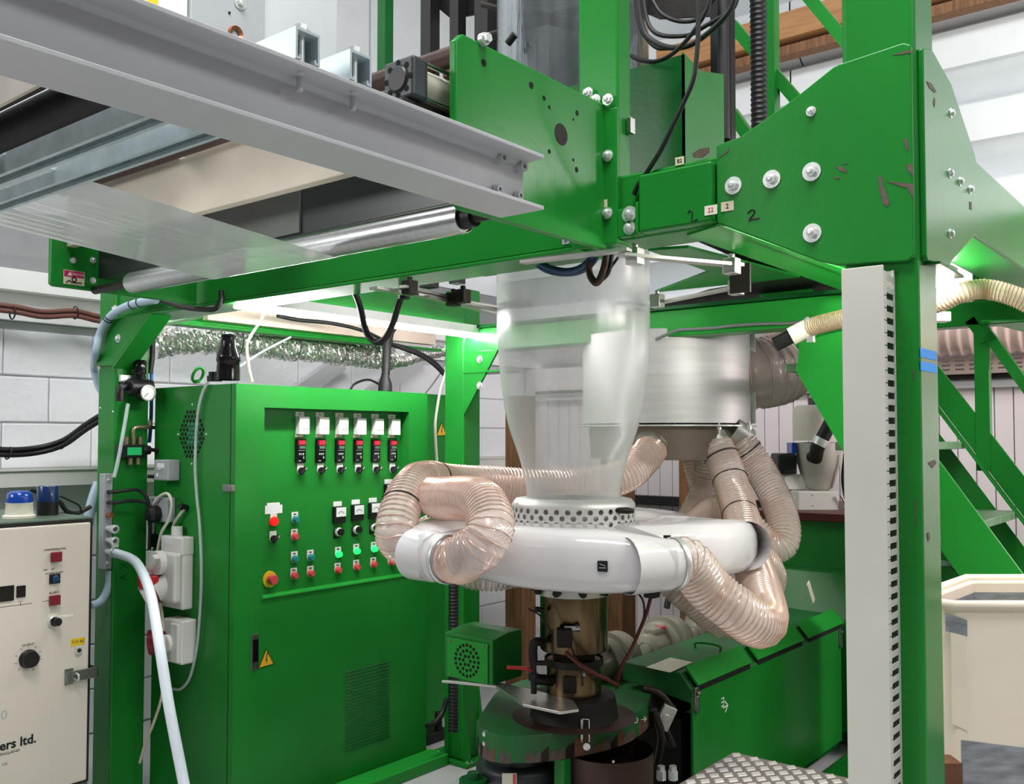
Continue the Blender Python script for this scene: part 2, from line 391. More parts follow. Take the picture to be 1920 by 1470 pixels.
# pipes and cables on the block wall
mb = MB(); pts = spline([at(-40, 577, y=4.58), at(30, 585, y=4.56), at(80, 594, y=4.55), at(140, 592, y=4.55), at(185, 602, y=4.55), at(240, 606, y=4.56)], .03)
for dz, dy in ((0, 0), (.024, .0), (.012, .02)): mb.tube([p + V((0, dy, dz)) for p in pts], .0125, 8)
cb = tag(obj('cable_bundle', mb, M['brown_cable']), 'brown cable bundle sagging along the top of the block wall', 'cable bundle')
for px in (25, 143):
    q = at(px, 588, y=4.55); obj('cable_tie', MB().lathe(q + V((0, .01, .005)), [(.03, -.004), (.034, 0), (.03, .004)], 14, (1, 0, 0)), M['black'], cb)
mb = MB(); pts = spline([at(-40, 848, y=4.2), at(20, 853, y=4.2), at(75, 848, y=4.2), at(120, 834, y=4.15), at(160, 806, y=4.0), at(195, 785, y=3.9), at(230, 772, y=3.88)], .03)
for dz, dy in ((0, 0), (.022, 0), (.01, .02)): mb.tube([p + V((0, dy, dz)) for p in pts], .0115, 8)
cb = tag(obj('cable_bundle', mb, M['rubber']), 'black cable bundle sagging from the far left column across the wall', 'cable bundle')
for px, py in ((18, 852), (120, 833)):
    q = at(px, py, y=4.19); obj('cable_tie', MB().lathe(q + V((0, .01, .005)), [(.026, -.004), (.03, 0), (.026, .004)], 14, (1, 0, -.3)), M['black'], cb)
# rough timber posts behind the die
for i, (px, w_, h_, lab) in enumerate(((976, .13, 1.75, 'timber post left of the steel die, nearest the green corner post'), (1160, .15, 1.6, 'timber post directly right of the steel die'), (1297, .1, 1.75, 'timber post behind the looping hoses on the right'))):
    q = at(px, 1284, d=5.6); q.z = 0
    tag(obj('timber_post', MB().box(q.x - w_ / 2, q.x + w_ / 2, q.y - w_ / 2, q.y + w_ / 2, 0, h_), M['wood'], None, .004), lab, 'post', 'timber posts behind the machine')
# duct, cable tray at the back right
mb = MB(); c = V((5.72, 0, 2.16)); prof = []
for i in range(220):
    yy = -1.6 + i * .015; prof.append((.118 + (.010 if i % 4 < 2 else -.004), yy))
mb.lathe((5.72, 0, 2.09), prof, 28, (0, 1, 0))
tag(obj('extraction_duct', mb, M['duct_pink']), 'fat pinkish ribbed duct running along the back right wall', 'duct')
mb = MB()
def tr(u, v): return (5.86, u, v)
cells = []
ty0, ty1 = -.6, 1.9
mb.box(5.862, 5.95, ty0, ty1, 1.868, 1.876); mb.box(5.858, 5.95, ty0, ty1, 1.956, 1.963); n = int((ty1 - ty0) / .075)
for i in range(n):
    y = ty0 + i * .075
    mb.box(5.860, 5.868, y, y + .026, 1.876, 1.956)
    for z in (1.876, 1.9, 1.925, 1.948): mb.box(5.860, 5.868, y + .026, y + .075, z, z + .014)
tag(obj('cable_tray', mb, M['tray_grey']), 'slotted metal cable tray along the back wall under the duct', 'cable tray')
# ================================================================== the green tower frame
fr = thing('steel_tower', (2.6, 1.8, 0), 'green steel tower frame with bolted gussets carrying the whole machine', 'tower')
G = M['green']
FX = 2.0
def fpart(name, mb, m='green', bevel=.004, **k): return obj(name, mb, M[m], fr, bevel, **k)
# columns
fpart('column', MB().box(FX, FX + .145, .553, .703, 0, 3.6), bevel=.012, seg=3)
fpart('column', MB().box(FX, FX + .15, 3.695, 3.835, 0, 2.3), bevel=.008)
p2 = (3.285, 2.93)
fpart('column', MB().box(p2[0], p2[0] + .12, p2[1], p2[1] + .12, .02, 2.2), bevel=.008)
bp = fpart('base_plate', MB().box(p2[0] - .03, p2[0] + .15, p2[1] - .05, p2[1] + .22, 0, .018), bevel=.002)
for sx in (-.0, .11): fpart('stiffener', MB().prism([(p2[0] + sx, p2[1] - .045, .018), (p2[0] + sx, p2[1], .018), (p2[0] + sx, p2[1], .32)], (.008, 0, 0)), bevel=0)
for dx, dy in ((.0, -.03), (.12, -.03), (.0, .17)): inst('bolt', BOLT, fr, (p2[0] + dx + .01, p2[1] + dy, .018))
fpart('column', MB().box(3.3, 3.44, .92, 1.06, 0, 3.0), bevel=.008)
# post beside the side plate
fpart('post', MB().box(FX, FX + .064, 1.266, 1.386, 1.99, 3.4), bevel=.006)
fpart('flange', MB().box(FX - .012, FX, 1.262, 1.40, 1.985, 2.33), bevel=.003)
# beams
fpart('beam', MB().box(FX + .01, FX + .15, .70, 3.70, 1.995, 2.16), bevel=.006)
fpart('beam', MB().box(FX + .0, FX + .15, 1.4, 3.70, 1.985, 1.995), bevel=.002)
fpart('beam', MB().box(FX + .15, 5.2, .56, .70, 1.995, 2.19), bevel=.006)
fpart('beam', MB().box(3.3, 3.42, 1.0, 3.05, 1.9, 2.005), 'green_bright', bevel=.005)
fpart('beam_lip', MB().box(3.285, 3.43, 1.0, 3.05, 2.007, 2.02), 'green_dark', bevel=0)
fpart('beam', MB().box(2.15, 3.3, 2.93, 3.05, 2.02, 2.16), bevel=.005)
fpart('beam', MB().box(2.15, 3.6, 3.72, 3.83, 2.0, 2.16), 'green_bright', bevel=.005)
fpart('beam', MB().box(2.14, 3.9, 3.64, 3.72, 1.986, 2.0), 'green_bright', bevel=.004)
fpart('beam', MB().box(2.155, 3.3, .86, .99, 2.0, 2.15), 'green_bright', bevel=.004)
fpart('beam_lip', MB().box(2.155, 3.3, .80, .858, 1.995, 2.005), 'green_bright', bevel=0)
# cover box and angle at the post
fpart('cover_box', MB().box(FX - .03, FX + .009, .995, 1.19, 1.998, 2.14), bevel=.006)
fpart('angle_bracket', MB().box(FX - .012, FX + .009, 1.191, 1.262, 1.998, 2.07).box(FX - .03, FX - .012, 1.191, 1.2, 1.998, 2.075), bevel=.003)
for z in (2.052, 2.018): inst('bolt', BOLT_L if z > 2.03 else BOLT, fr, (FX - .012, 1.226, z), (-1, 0, 0))
# big gusset on the left face of the near column
g = [(.556, 1.868), (.57, 1.858), (.712, 1.866), (.752, 1.879), (.99, 1.997), (.99, 2.178), (.93, 2.186), (.806, 2.243), (.715, 2.293), (.70, 2.297), (.57, 2.308), (.556, 2.30)]
gs = fpart('gusset_plate', MB().prism([(FX - .014, y, z) for y, z in g], (.014, 0, 0)), bevel=.003)
g = [(2.02, 1.87), (2.03, 1.862), (2.198, 1.875), (2.21, 1.885), (2.44, 1.985), (2.454, 2.0), (2.454, 2.165), (2.445, 2.18), (2.24, 2.29), (2.085, 2.32), (2.02, 2.30)]
fpart('gusset_plate', MB().prism([(x, .553, z) for x, z in g], (0, -.012, 0)), bevel=.003)
# gusset at the far left column, and under the back beam
g = [(3.835, 1.80), (3.69, 1.78), (3.48, 1.995), (3.74, 1.995)]
fpart('gusset_plate', MB().prism([(FX - .012, y, z) for y, z in ((3.838, 1.80), (3.70, 1.795), (3.42, 1.99), (3.76, 1.99))], (.012, 0, 0)), bevel=.003)
fpart('gusset_flange', MB().prism([(FX - .012, 3.70, 1.795), (FX - .012, 3.693, 1.785), (FX - .012, 3.41, 1.985), (FX - .012, 3.42, 1.99)], (.09, 0, 0)), bevel=0)
inst('bolt', BOLT, fr, (FX - .012, 3.655, 1.905), (-1, 0, 0)); inst('bolt', BOLT, fr, (FX - .001, 3.705, 2.03), (-1, 0, 0))
pts = [at(1497, 655, x=3.29), at(1500, 640, x=3.29), at(1600, 615, x=3.29), at(1600, 880, x=3.29), at(1492, 695, x=3.29)]
fpart('gusset_plate', MB().prism(pts, (.012, 0, 0)), 'green_bright', bevel=.002)  # paler green stands for the lamplight on this gusset
fpart('gusset_plate', MB().prism([(3.283, 2.93, 1.9), (3.283, 2.72, 1.9), (3.283, 2.93, 1.6)], (.012, 0, 0)), bevel=.002)
fpart('shelf_plate', MB().box(3.28, 3.42, 2.7, 2.93, 1.80, 1.808), bevel=0)
for z in (1.86, 1.74): inst('bolt', BOLT, fr, (3.283, 2.83, z), (-1, 0, 0)); 
# bolts of the big gusset: on the left face, and on the right one
for px, py, bm_ in ((1375, 348, BOLT_L), (1447, 336, BOLT_L), (1522, 322, BOLT_L), (1523, 437, BOLT_L), (1521, 209, BOLT_S)):
    inst('bolt', bm_, fr, at(px, py, x=FX - .014), (-1, 0, 0), roll=random.random())
for px, py in ((1782, 212), (1780, 325), (1799, 340), (1818, 355), (1781, 438)):
    inst('bolt', BOLT_S, fr, at(px, py, y=.541), (0, -1, 0), roll=random.random())
for px, py in ((1117, 188), (1140, 187), (1140, 292), (1122, 297), (1118, 403), (1139, 400), (1103, 175)):
    q = at(px, py, x=FX - .012); inst('bolt', BOLT_S, fr, q, (-1, 0, 0), roll=random.random(), scale=1.35)
# side plates that carry the rollers
g = [(1.44, 1.985), (1.455, 1.975), (2.0, 1.975), (2.0, 2.345), (1.452, 2.345), (1.432, 2.325), (1.432, 1.99)]
sp = fpart('side_plate', MB().prism([(x, 1.30, z) for x, z in g], (0, .02, 0)), bevel=.004)
g = [(1.45, 2.235), (1.45, 2.005), (1.46, 1.997), (1.99, 1.995), (1.99, 2.235)]
fpart('side_plate', MB().prism([(x, 3.1, z) for x, z in g], (0, .02, 0)), bevel=.004)
def on_sp(px, py): return at(px, py, y=1.2999)
for px, py, r in ((907, 118, .006), (996, 160, .006), (1020, 184, .0045), (1030, 201, .0035), (1082, 212, .005), (1075, 224, .0025), (1030, 284, .004), (1081, 318, .005), (1075, 300, .003)):
    q = on_sp(px, py); obj('drilled_hole', MB().cyl(q - V((0, .0004, 0)), q + V((0, .004, 0)), r * 1.35, n=14), M['hole'], fr); 
    WO[fr] = WO[fr]
q = on_sp(1052, 252)
obj('bore_shade', MB().lathe(q, [(.026, -.0004), (.023, -.0012), (.021, -.0006), (.0001, -.0005)], 28, (0, 1, 0)), M['matt_black'], fr)  # flat dark disc painted in place of the shaded bore
inst('bolt', me_of('bolt', MB().cyl((0, 0, 0), (0, 0, .012), .0135, n=20).cyl((0, 0, .012), (0, 0, .022), .0105, n=6, smooth=False), M['zinc']), fr, on_sp(903, 75), (0, -1, 0))
for px, py in ((137, 488), (174, 488), (174, 526)): inst('bolt', BOLT_S, fr, at(px, py, y=3.0995), (0, -1, 0))
# worn paint on the gussets
def chipx(pts): chip(fr, [at(px, py, x=FX - .0145) for px, py in pts], (-.0004, 0, 0))
def chipy(pts): chip(fr, [at(px, py, y=.5405) for px, py in pts], (0, -.0004, 0))
chipx([(1647, 328), (1653, 330), (1657, 350), (1668, 380), (1664, 388), (1656, 382), (1649, 356)])
chipx([(1694, 262), (1700, 258), (1704, 275), (1702, 284), (1697, 275)])
chipx([(1566, 311), (1574, 312), (1588, 318), (1588, 324), (1574, 320)]); chipx([(1564, 331), (1575, 332), (1574, 335), (1567, 335)]); chipx([(1578, 308), (1590, 305), (1589, 307)])
chipx([(1698, 306), (1711, 309), (1712, 330), (1704, 322)]); chipx([(1660, 339), (1678, 341), (1712, 345), (1713, 372), (1700, 352), (1682, 347)])
chipx([(1348, 295), (1368, 277), (1366, 284), (1352, 294)]); chipx([(1672, 103), (1700, 95), (1712, 94), (1712, 98), (1690, 102)])
chipy([(1737, 152), (1746, 156), (1756, 172), (1752, 174), (1742, 164)]); chipy([(1752, 182), (1754, 190), (1752, 202), (1750, 192)]); chipy([(1818, 378), (1822, 379), (1822, 394), (1818, 392)])
chip(fr, [at(px, py, x=FX + .009) for px, py in ((1298, 288), (1312, 279), (1330, 276), (1331, 286), (1318, 296), (1300, 296))], (-.0004, 0, 0))
for p in ([(1738, 1000), (1742, 998), (1744, 1010), (1740, 1016)], [(1740, 868), (1752, 862), (1756, 868), (1748, 878)]): chip(fr, [at(px, py, y=.5525) for px, py in p], (0, -.0004, 0))
for p in ([(1712, 692), (1715, 694), (1715, 712), (1712, 710)], [(1716, 935), (1718, 936), (1719, 980), (1716, 990)]): chip(fr, [at(px, py, x=FX - .0005) for px, py in p], (-.0004, 0, 0))
# printed and hand written marks
def stick(px0, py0, px1, py1, s, x, size, m='ink', mm='sticker'):
    a, b = at(px0, py0, x=x), at(px1, py1, x=x); zc = (a.z + b.z) / 2; yc = (a.y + b.y) / 2
    obj('number_sticker', MB().box(x - .0008, x, min(a.y, b.y), max(a.y, b.y), min(a.z, b.z), max(a.z, b.z)), M[mm], fr, .001)
    text('lettering', s, size, fr, (x - .0012, yc, zc), (0, -1, 0), (0, 0, 1), M[m])
stick(1352, 380, 1376, 394, '2', FX - .0145, .016); stick(1321, 387, 1345, 401, '22', FX - .0305, .015, 'red_pink', 'paper')
stick(1266, 296, 1283, 308, 'B2', FX + .009, .013); stick(1121, 377, 1139, 388, 'B2', FX - .0125, .012); stick(1054, 446, 1068, 457, 'B', FX + .009, .014, 'ink', 'plastic_grey')
def stroke(pts, x, r=.0016):
    obj('marker_stroke', MB().tube(spline([at(px, py, x=x) for px, py in pts], None, 5), r, 5), M['ink'], fr)
stroke([(1290, 399), (1294, 394), (1298, 397), (1298, 405), (1297, 415), (1308, 411)], FX - .0305); stroke([(1402, 400), (1408, 394), (1415, 395), (1412, 403), (1404, 413), (1414, 410), (1424, 409)], FX - .0145)
# blue reflection painted as a patch low on the near column's right face
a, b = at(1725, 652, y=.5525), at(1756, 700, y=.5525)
obj('painted_reflection', MB().box(a.x, b.x, .5515, .5525, b.z, (a.z + b.z) / 2 - .004).box(a.x, b.x, .5515, .5525, (a.z + b.z) / 2 + .004, a.z), M['blue_reflection'], fr, label='bright blue painted reflection')
# danger plate on the far side plate
a, b = at(119, 505, y=3.0995), at(158, 537, y=3.0995); c = (a + b) / 2
obj('danger_sign', MB().box(a.x, b.x, 3.098, 3.0995, b.z, a.z), M['sticker'], fr, .001, label='small danger sign with magenta band')
obj('sign_band', MB().box(a.x + .002, b.x - .002, 3.097, 3.098, a.z - .022, a.z - .002), M['magenta'], fr)
text('lettering', 'DANGER', .012, fr, (c.x + .012, 3.0966, a.z - .012), (1, 0, 0), (0, 0, 1), M['sticker'])
obj('warning_symbol', MB().prism([(a.x + .012, 3.0968, a.z - .018), (a.x + .028, 3.0968, a.z - .018), (a.x + .02, 3.0968, a.z - .005)], (0, -.0003, 0)), M['sticker'], fr)
obj('warning_picture', MB().lathe((a.x + .035, 3.097, b.z + .018), [(.009, -.0006), (.005, -.0006), (.005, 0)], 20, (0, 1, 0)).tube(spline([(a.x + .008, 3.0965, b.z + .006), (a.x + .018, 3.0965, b.z + .013), (a.x + .03, 3.0965, b.z + .008), (a.x + .06, 3.0965, b.z + .009)]), .0016, 5), M['ink'], fr)
obj('beam_underside', MB().prism([at(*q, z=1.99) for q in ((1346, 424), (1600, 512), (1600, 552), (1288, 442))], (0, 0, .006)), M['green_bright'], fr)  # glow of the nearby lamp put into the lighter green
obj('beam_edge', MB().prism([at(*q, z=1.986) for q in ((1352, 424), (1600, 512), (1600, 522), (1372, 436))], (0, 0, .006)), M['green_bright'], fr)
obj('underside_fill', MB().prism([at(*q, z=2.05) for q in ((1296, 448), (1600, 545), (1600, 562), (1420, 572), (1200, 600), (1200, 585), (1330, 545), (1470, 522))], (0, 0, .006)), M['matt_black'], fr)  # dark sheet added to fill the dark area beyond the beam
# thin uprights, braces and the ledge of the tower above the beam
def seg(name, p0, p1, w_, m, **k): return obj(name, MB().bar(p0, p1, w_, w_), M[m], fr, **k)
seg('upright', at(1447, 330, x=3.3), at(1447, 330, x=3.3) + V((0, 0, 2)), .05, 'green')
for (a_, b_) in (((1372, 45), (1500, 195)), ((1500, -25), (1600, 95)), ((1372, 210), (1440, 310))):
    seg('brace', at(*a_, x=3.32), at(*b_, x=3.32), .042, 'green')
q = at(722, 150, x=3.2); seg('upright', q, q + V((0, 0, 1.6)), .055, 'green_dark')
# open green housing behind the post
a = at(1283, 290, x=2.25); zt = at(1283, 108, x=2.25).z
hb = MB().box(2.25, 2.256, a.y, a.y + .5, 2.19, zt + .01)
obj('housing_panel', hb, M['green_dark'], fr)  # darker green paints the shaded side of the housing
e = at(1358, 270, y=a.y)
obj('housing_panel', MB().prism([(2.25, a.y, 2.19), (e.x, a.y, 2.19), (e.x, a.y, at(1358, 140, y=a.y).z), (2.25 + .1, a.y, zt - .005), (2.25, a.y, zt + .015)], (0, .006, 0)), M['green'], fr)
obj('housing_floor', MB().box(2.15, 2.7, a.y, 1.9, 2.185, 2.192), M['green'], fr)
q = at(1179, 237, y=1.262); obj('hinge', MB().box(q.x - .012, q.x + .012, 1.25, 1.262, q.z - .02, q.z + .02), M['steel'], fr, .001)
# dark guide cage round the film bubble
for px, xx, w_ in ((806, 3.0, .06), (858, 3.0, .05), (912, 2.9, .07), (1352, 2.9, .05), (1366, 2.9, .035)):
    q = at(px, 200, x=xx); q.z = 2.16; seg('cage_upright', q, q + V((0, 0, 1.4)), w_, 'rubber')
for (a_, b_, xx, r) in (((905, 8), (1090, 55), 2.55, .012), ((905, 72), (1100, 14), 2.5, .016), ((1000, 26), (1100, 50), 2.45, .016)):
    obj('cage_rod', MB().cyl(at(*a_, x=xx), at(*b_, x=xx), r, n=12), M['dark_steel'], fr)
obj('cage_backdrop', MB().prism([at(*q, x=3.05) for q in ((795, 0), (815, 10), (845, 35), (930, 20), (930, -60), (795, -60))], (.01, 0, 0)), M['matt_black'], fr)
obj('cage_backdrop', MB().prism([at(*q, x=2.7) for q in ((1200, -40), (1330, -40), (1330, 30), (1235, 35), (1200, 20))], (.01, 0, 0)), M['matt_black'], fr)
obj('cage_backdrop', MB().prism([at(*q, x=3.1) for q in ((900, -80), (1110, -80), (1110, 190), (900, 150))], (.01, 0, 0)), M['matt_black'], fr)  # dark backdrop added so the film in front looks dark
obj('cage_rod', MB().cyl(at(952, 82, x=2.3), at(966, 64, x=2.3), .012, n=12), M['rubber'], fr)
# sizing cage: flat bars, joints and blocks hung under the beams
def flat(a_, b_, za, w_=.035, t=.008, m='steel_sheet'):
    obj('cage_arm', MB().bar(at(*a_, z=za), at(*b_, z=za), w_, t), M[m], fr)
flat((1165, 478), (1388, 498), 1.955); flat((1225, 570), (1375, 540), 1.93, .025); flat((700, 540), (940, 578), 1.94); flat((755, 537), (870, 565), 1.945, .025); flat((930, 580), (780, 552), 1.935, .025)
flat((980, 492), (1180, 468), 1.965, .03); flat((800, 556), (935, 590), 1.93, .02)
for px, py, z in ((1372, 500, 1.95), (1380, 540, 1.935), (1232, 565, 1.93), (1190, 482, 1.955), (850, 562, 1.935), (868, 556, 1.94), (768, 540, 1.945)):
    q = at(px, py, z=z); obj('cage_joint', MB().box(q.x - .018, q.x + .018, q.y - .018, q.y + .018, z - .02, z + .022).cyl(q + V((0, 0, .022)), q + V((0, 0, .034)), .009, n=8), M['dark_steel' if px < 900 else 'steel_sheet'], fr, .002)
q = at(1388, 522, z=1.94); obj('link_plate', MB().box(q.x - .004, q.x + .004, q.y - .03, q.y + .03, 1.90, 1.98), M['dark_steel'], fr)
obj('brace_plate', MB().prism([at(*q, z=2.03) for q in ((1215, 470), (1290, 465), (1500, 520), (1230, 548), (1330, 510))], (0, 0, .008)), M['green'], fr)
# ================================================================== haul-off above: girder, channels, rollers, film
ib = thing('steel_girder', (.4, 1.05, 1.905), 'light grey painted steel girder crossing the upper left foreground', 'girder')
x0, x1 = -.7, 1.335
sec = [(1.0, 1.905), (1.10, 1.905), (1.10, 1.912), (1.060, 1.914), (1.0535, 1.921), (1.0535, 1.988), (1.060, 1.995), (1.10, 1.997), (1.10, 2.004), (1.0, 2.004), (1.0, 1.997), (1.040, 1.995), (1.0465, 1.988), (1.0465, 1.921), (1.040, 1.914), (1.0, 1.912)]
obj('section', MB().prism([(x0, y, z) for y, z in sec], (x1 - x0, 0, 0)), M['grey_paint'], ib, .0012)
bos = me_of('boss', MB().lathe((0, 0, 0), [(.0045, 0), (.0045, .011), (.010, .011), (.0105, .004), (.012, 0)], 18), M['grey_paint'])
for px, py in ((937, 297), (975, 313)): inst('boss', bos, ib, at(px, py, y=1.0465), (0, -1, 0))
for px, py in ((931, 356), (970, 368)): inst('boss', bos, ib, at(px, py, y=1.043) * 1.0, (0, -1, 0), scale=.8)
for px, py in ((562, 128), (662, 180)):
    q = at(px, py, y=1.03); q.z = 1.997; obj('stud', MB().cyl(q, q - V((0, 0, .022)), .0045, n=10), M['grey_paint'], ib)
# galvanised channels lying across the girder
def channel(xa, xb, y0, y1, z0, lab, bolt=True):
    t = thing('strut_channel', ((xa + xb) / 2, y0, z0), lab, 'channel', 'galvanised channels over the girder')
    w_ = xb - xa; h = .043; k = .0035; lip = .009
    zz = lambda q: 2 * z0 + h - q
    s = [(xa, z0), (xb, z0), (xb, z0 + h), (xb - lip, z0 + h), (xb - lip, z0 + h - .007), (xb - lip + .003, z0 + h - .007), (xb - lip + .003, z0 + h - k), (xb - k, z0 + h - k), (xb - k, z0 + k), (xa + k, z0 + k), (xa + k, z0 + h - k), (xa + lip - .003, z0 + h - k), (xa + lip - .003, z0 + h - .007), (xa + lip, z0 + h - .007), (xa + lip, z0 + h), (xa, z0 + h)]
    obj('channel', MB().prism([(x, y0, zz(z)) for x, z in s], (0, y1 - y0, 0)), M['galv'], t)
    mb = MB(); y = y0 + .1
    while y < y1 - .05: mb.box(xb - lip - .0006, xb - lip, y, y + .014, z0 + .0005, z0 + .006).box(xa + lip, xa + lip + .0006, y, y + .014, z0 + .0005, z0 + .006); y += .028
    obj('serration', mb, M['galv'], t, kind='stuff')
    if bolt:
        c = ((xa + xb) / 2, y0 + .014)
        obj('bolt', MB().cyl((c[0], c[1], z0 - .012), (c[0], c[1], z0 + h + .004), .0045, n=10).cyl((c[0], c[1], z0 + h), (c[0], c[1], z0 + h + .003), .013, n=16).cyl((c[0], c[1], z0 + h + .003), (c[0], c[1], z0 + h + .011), .0095, n=6, smooth=False), M['zinc'], t)
    return t
channel(.785, .826, 1.0, 2.9, 2.005, 'galvanised strut channel over the girder, the one nearer the camera')
channel(.88, .921, 1.0, 2.9, 2.005, 'galvanised strut channel over the girder, the one nearer the cylinder')
cd = thing('corrugated_conduit', (.70, 1.12, 2.03), 'black ribbed conduit lying beside the galvanised channels upper left', 'conduit')
prof = []
for i in range(420):
    prof.append((.0285 + (.0028 if i % 3 == 0 else 0), 1.40 + i * .004))
obj('sleeve', MB().lathe((.738, 0, at(60, 224, x=.738).z), prof, 20, (0, 1, 0)), M['rubber'], cd)
tag(obj('cable_tray', MB().box(.585, .69, 1.42, 3.0, 2.052, 2.056).box(.685, .69, 1.42, 3.0, 2.056, 2.15).box(.585, .59, 1.42, 3.0, 2.056, 2.15), M['dark_steel']), 'dark steel tray beside the ribbed conduit, upper left edge', 'cable tray')
tag(obj('guard_panel', MB().prism([at(*q, x=.6) for q in ((-60, 228), (108, 140), (60, 60), (-60, 60))], (.006, 0, 0)), M['beige_panel']), 'beige sheet panel at the upper left edge, over the dark tray', 'panel')
tag(obj('guard_panel', MB().box(1.5, 1.508, 1.46, 3.099, 2.135, 2.325).box(1.5, 1.53, 1.46, 3.099, 2.133, 2.139), M['beige_panel'], None, .002), 'long beige guard panel above the rollers under the girder', 'panel')
tag(obj('flat_bar', MB().box(1.5, 1.508, 1.46, 3.09, 2.327, 2.347), M['white']), 'white flat bar along the top of the long beige guard panel', 'bar')
# rollers
def roller(name, x, z, r, y0, y1, s0, s1, m, lab):
    t = thing(name, (x, y0, z), lab, 'roller', 'rollers between the green side plates')
    obj('roller', MB().lathe((x, 0, z), [(r * .55, y0 + .004), (r * .9, y0 + .004), (r * .93, y0), (r * .985, y0), (r, y0 + .003), (r, y1 - .003), (r * .985, y1), (.0001, y1)], 48, (0, 1, 0)), M[m], t)
    obj('end_cap', MB().lathe((x, 0, z), [(.0001, y0 + .006), (r * .9, y0 + .006)], 32, (0, 1, 0)), M['rubber'], t)
    obj('shaft', MB().cyl((x, s0, z), (x, s1, z), r * .42, n=18), M['dark_steel'], t)
    obj('bearing', MB().lathe((x, 0, z), [(r * .42, y0 - .03), (r * .7, y0 - .03), (r * .75, y0 + .005)], 24, (0, 1, 0)), M['rubber'], t)
roller('idler_roller', 1.6, 2.0, .0335, 1.425, 2.86, 1.32, 3.1, 'alu', 'brushed aluminium idler roller with the film running under it')
ng = thing('nip_guard', (1.66, 2.2, 2.046), 'dark grey sheet guard directly above the aluminium roller', 'guard')
obj('sheet', MB().box(1.61, 1.616, 1.322, 3.098, 2.046, 2.30), M['guard_dark'], ng, .001); obj('fold', MB().box(1.61, 1.70, 1.322, 3.098, 2.042, 2.0455), M['guard_dark'], ng)
obj('sheen_sheet', MB().box(1.602, 1.6095, 2.02, 2.6, 2.05, 2.30), M['guard_sheen'], ng, .001)  # paler sheet stands for a reflection on the dark guard
# web of film leaving under the aluminium roller
mb = MB(); pth = [V((1.6 + .0355 * math.cos(a), 0, 2.0 + .0355 * math.sin(a))) for a in (.3, 0, -.4, -.8, -1.2, -1.5)]
e = V((1.596, 0, 1.9645)); pth += [e + V((-t, 0, t * .092)) for t in (.0, .3, .6, .9, 1.3, 1.8)]
ny = 40; vs = []; fs = []
for k, p in enumerate(pth):
    for j in range(ny + 1):
        y = 1.868 + .545 * j / ny
        sag = .0035 * math.sin(j * 1.9) * (1 if 12 < j < 30 else .25) * max(0, k - 7) / 4
        vs.append(p + V((0, y, sag)))
for k in range(len(pth) - 1):
    for j in range(ny): fs.append((k * (ny + 1) + j, k * (ny + 1) + j + 1, (k + 1) * (ny + 1) + j + 1, (k + 1) * (ny + 1) + j))
tag(obj('film_web', mb.add(vs, fs, True), M['film_web']), 'clear plastic film web running from the aluminium roller to the left edge', 'film')
# rusty bar and pneumatic cylinder by the side plate
rp = tag(obj('tie_bar', MB().cyl(at(880, 95, y=1.299) * 1.0 + V((.0, .02, 0)), at(880, 95, y=1.299) + V((.0, 1.78, 0)), .022, n=20), M['rust_pipe']), 'rusty round tie bar between the green side plates', 'bar')
cy = 1.385; a = at(750, 150, y=cy); L0 = a.x; r = .034
cl = thing('pneumatic_cylinder', (L0, cy, a.z - .045), 'pneumatic cylinder with black end caps left of the green side plate', 'cylinder')
hs = .043; zc = a.z
def capbox(xa, xb): return MB().box(xa, xb, cy - hs, cy + hs, zc - hs, zc + hs)
fc = obj('end_cap', capbox(L0 - .005, L0 + .04), M['motor_dark'], cl, .006)
obj('cap_recess', MB().lathe((L0 - .0055, cy, zc), [(.030, 0), (.026, -.001), (.024, -.004), (.0001, -.004)], 24, (1, 0, 0)), M['black'], cl)
for k in range(8):
    t = 2 * PI * k / 8; q = V((L0 - .006, cy + .034 * math.cos(t), zc + .034 * math.sin(t))); obj('cap_pocket', MB().cyl(q, q + V((.002, 0, 0)), .0065, n=10), M['hole'], cl)
obj('barrel', MB().cyl((L0 + .04, cy, zc), (L0 + .145, cy, zc), .037, n=28), M['barrel'], cl)
obj('end_cap', capbox(L0 + .145, L0 + .17), M['motor_dark'], cl, .004)
for sy in (-1, 1):
    for sz in (-1, 1): obj('tie_rod', MB().cyl((L0 + .03, cy + sy * .036, zc + sz * .036), (L0 + .18, cy + sy * .036, zc + sz * .036), .0045, n=10), M['steel'], cl)
obj('mounting_block', MB().box(L0 - .02, L0 + .2, cy - .03, cy + .09, zc - .075, zc - .045), M['dark_steel'], cl, .003)
q = at(840, 125, y=1.58)
kb = tag(obj('crank_bracket', MB().prism([(q.x - .03, 1.55, q.z - .04), (q.x - .035, 1.55, q.z), (q.x - .012, 1.55, q.z + .028), (q.x + .025, 1.55, q.z + .03), (q.x + .045, 1.55, q.z), (q.x + .045, 1.55, q.z - .06)], (0, .02, 0)).lathe((q.x - .008, 1.55, q.z + .005), [(.008, 0), (.008, -.02), (.012, -.02), (.014, 0)], 16, (0, 1, 0)), M['rust'], None, .002), 'rusty crank bracket behind the pneumatic cylinder', 'bracket')
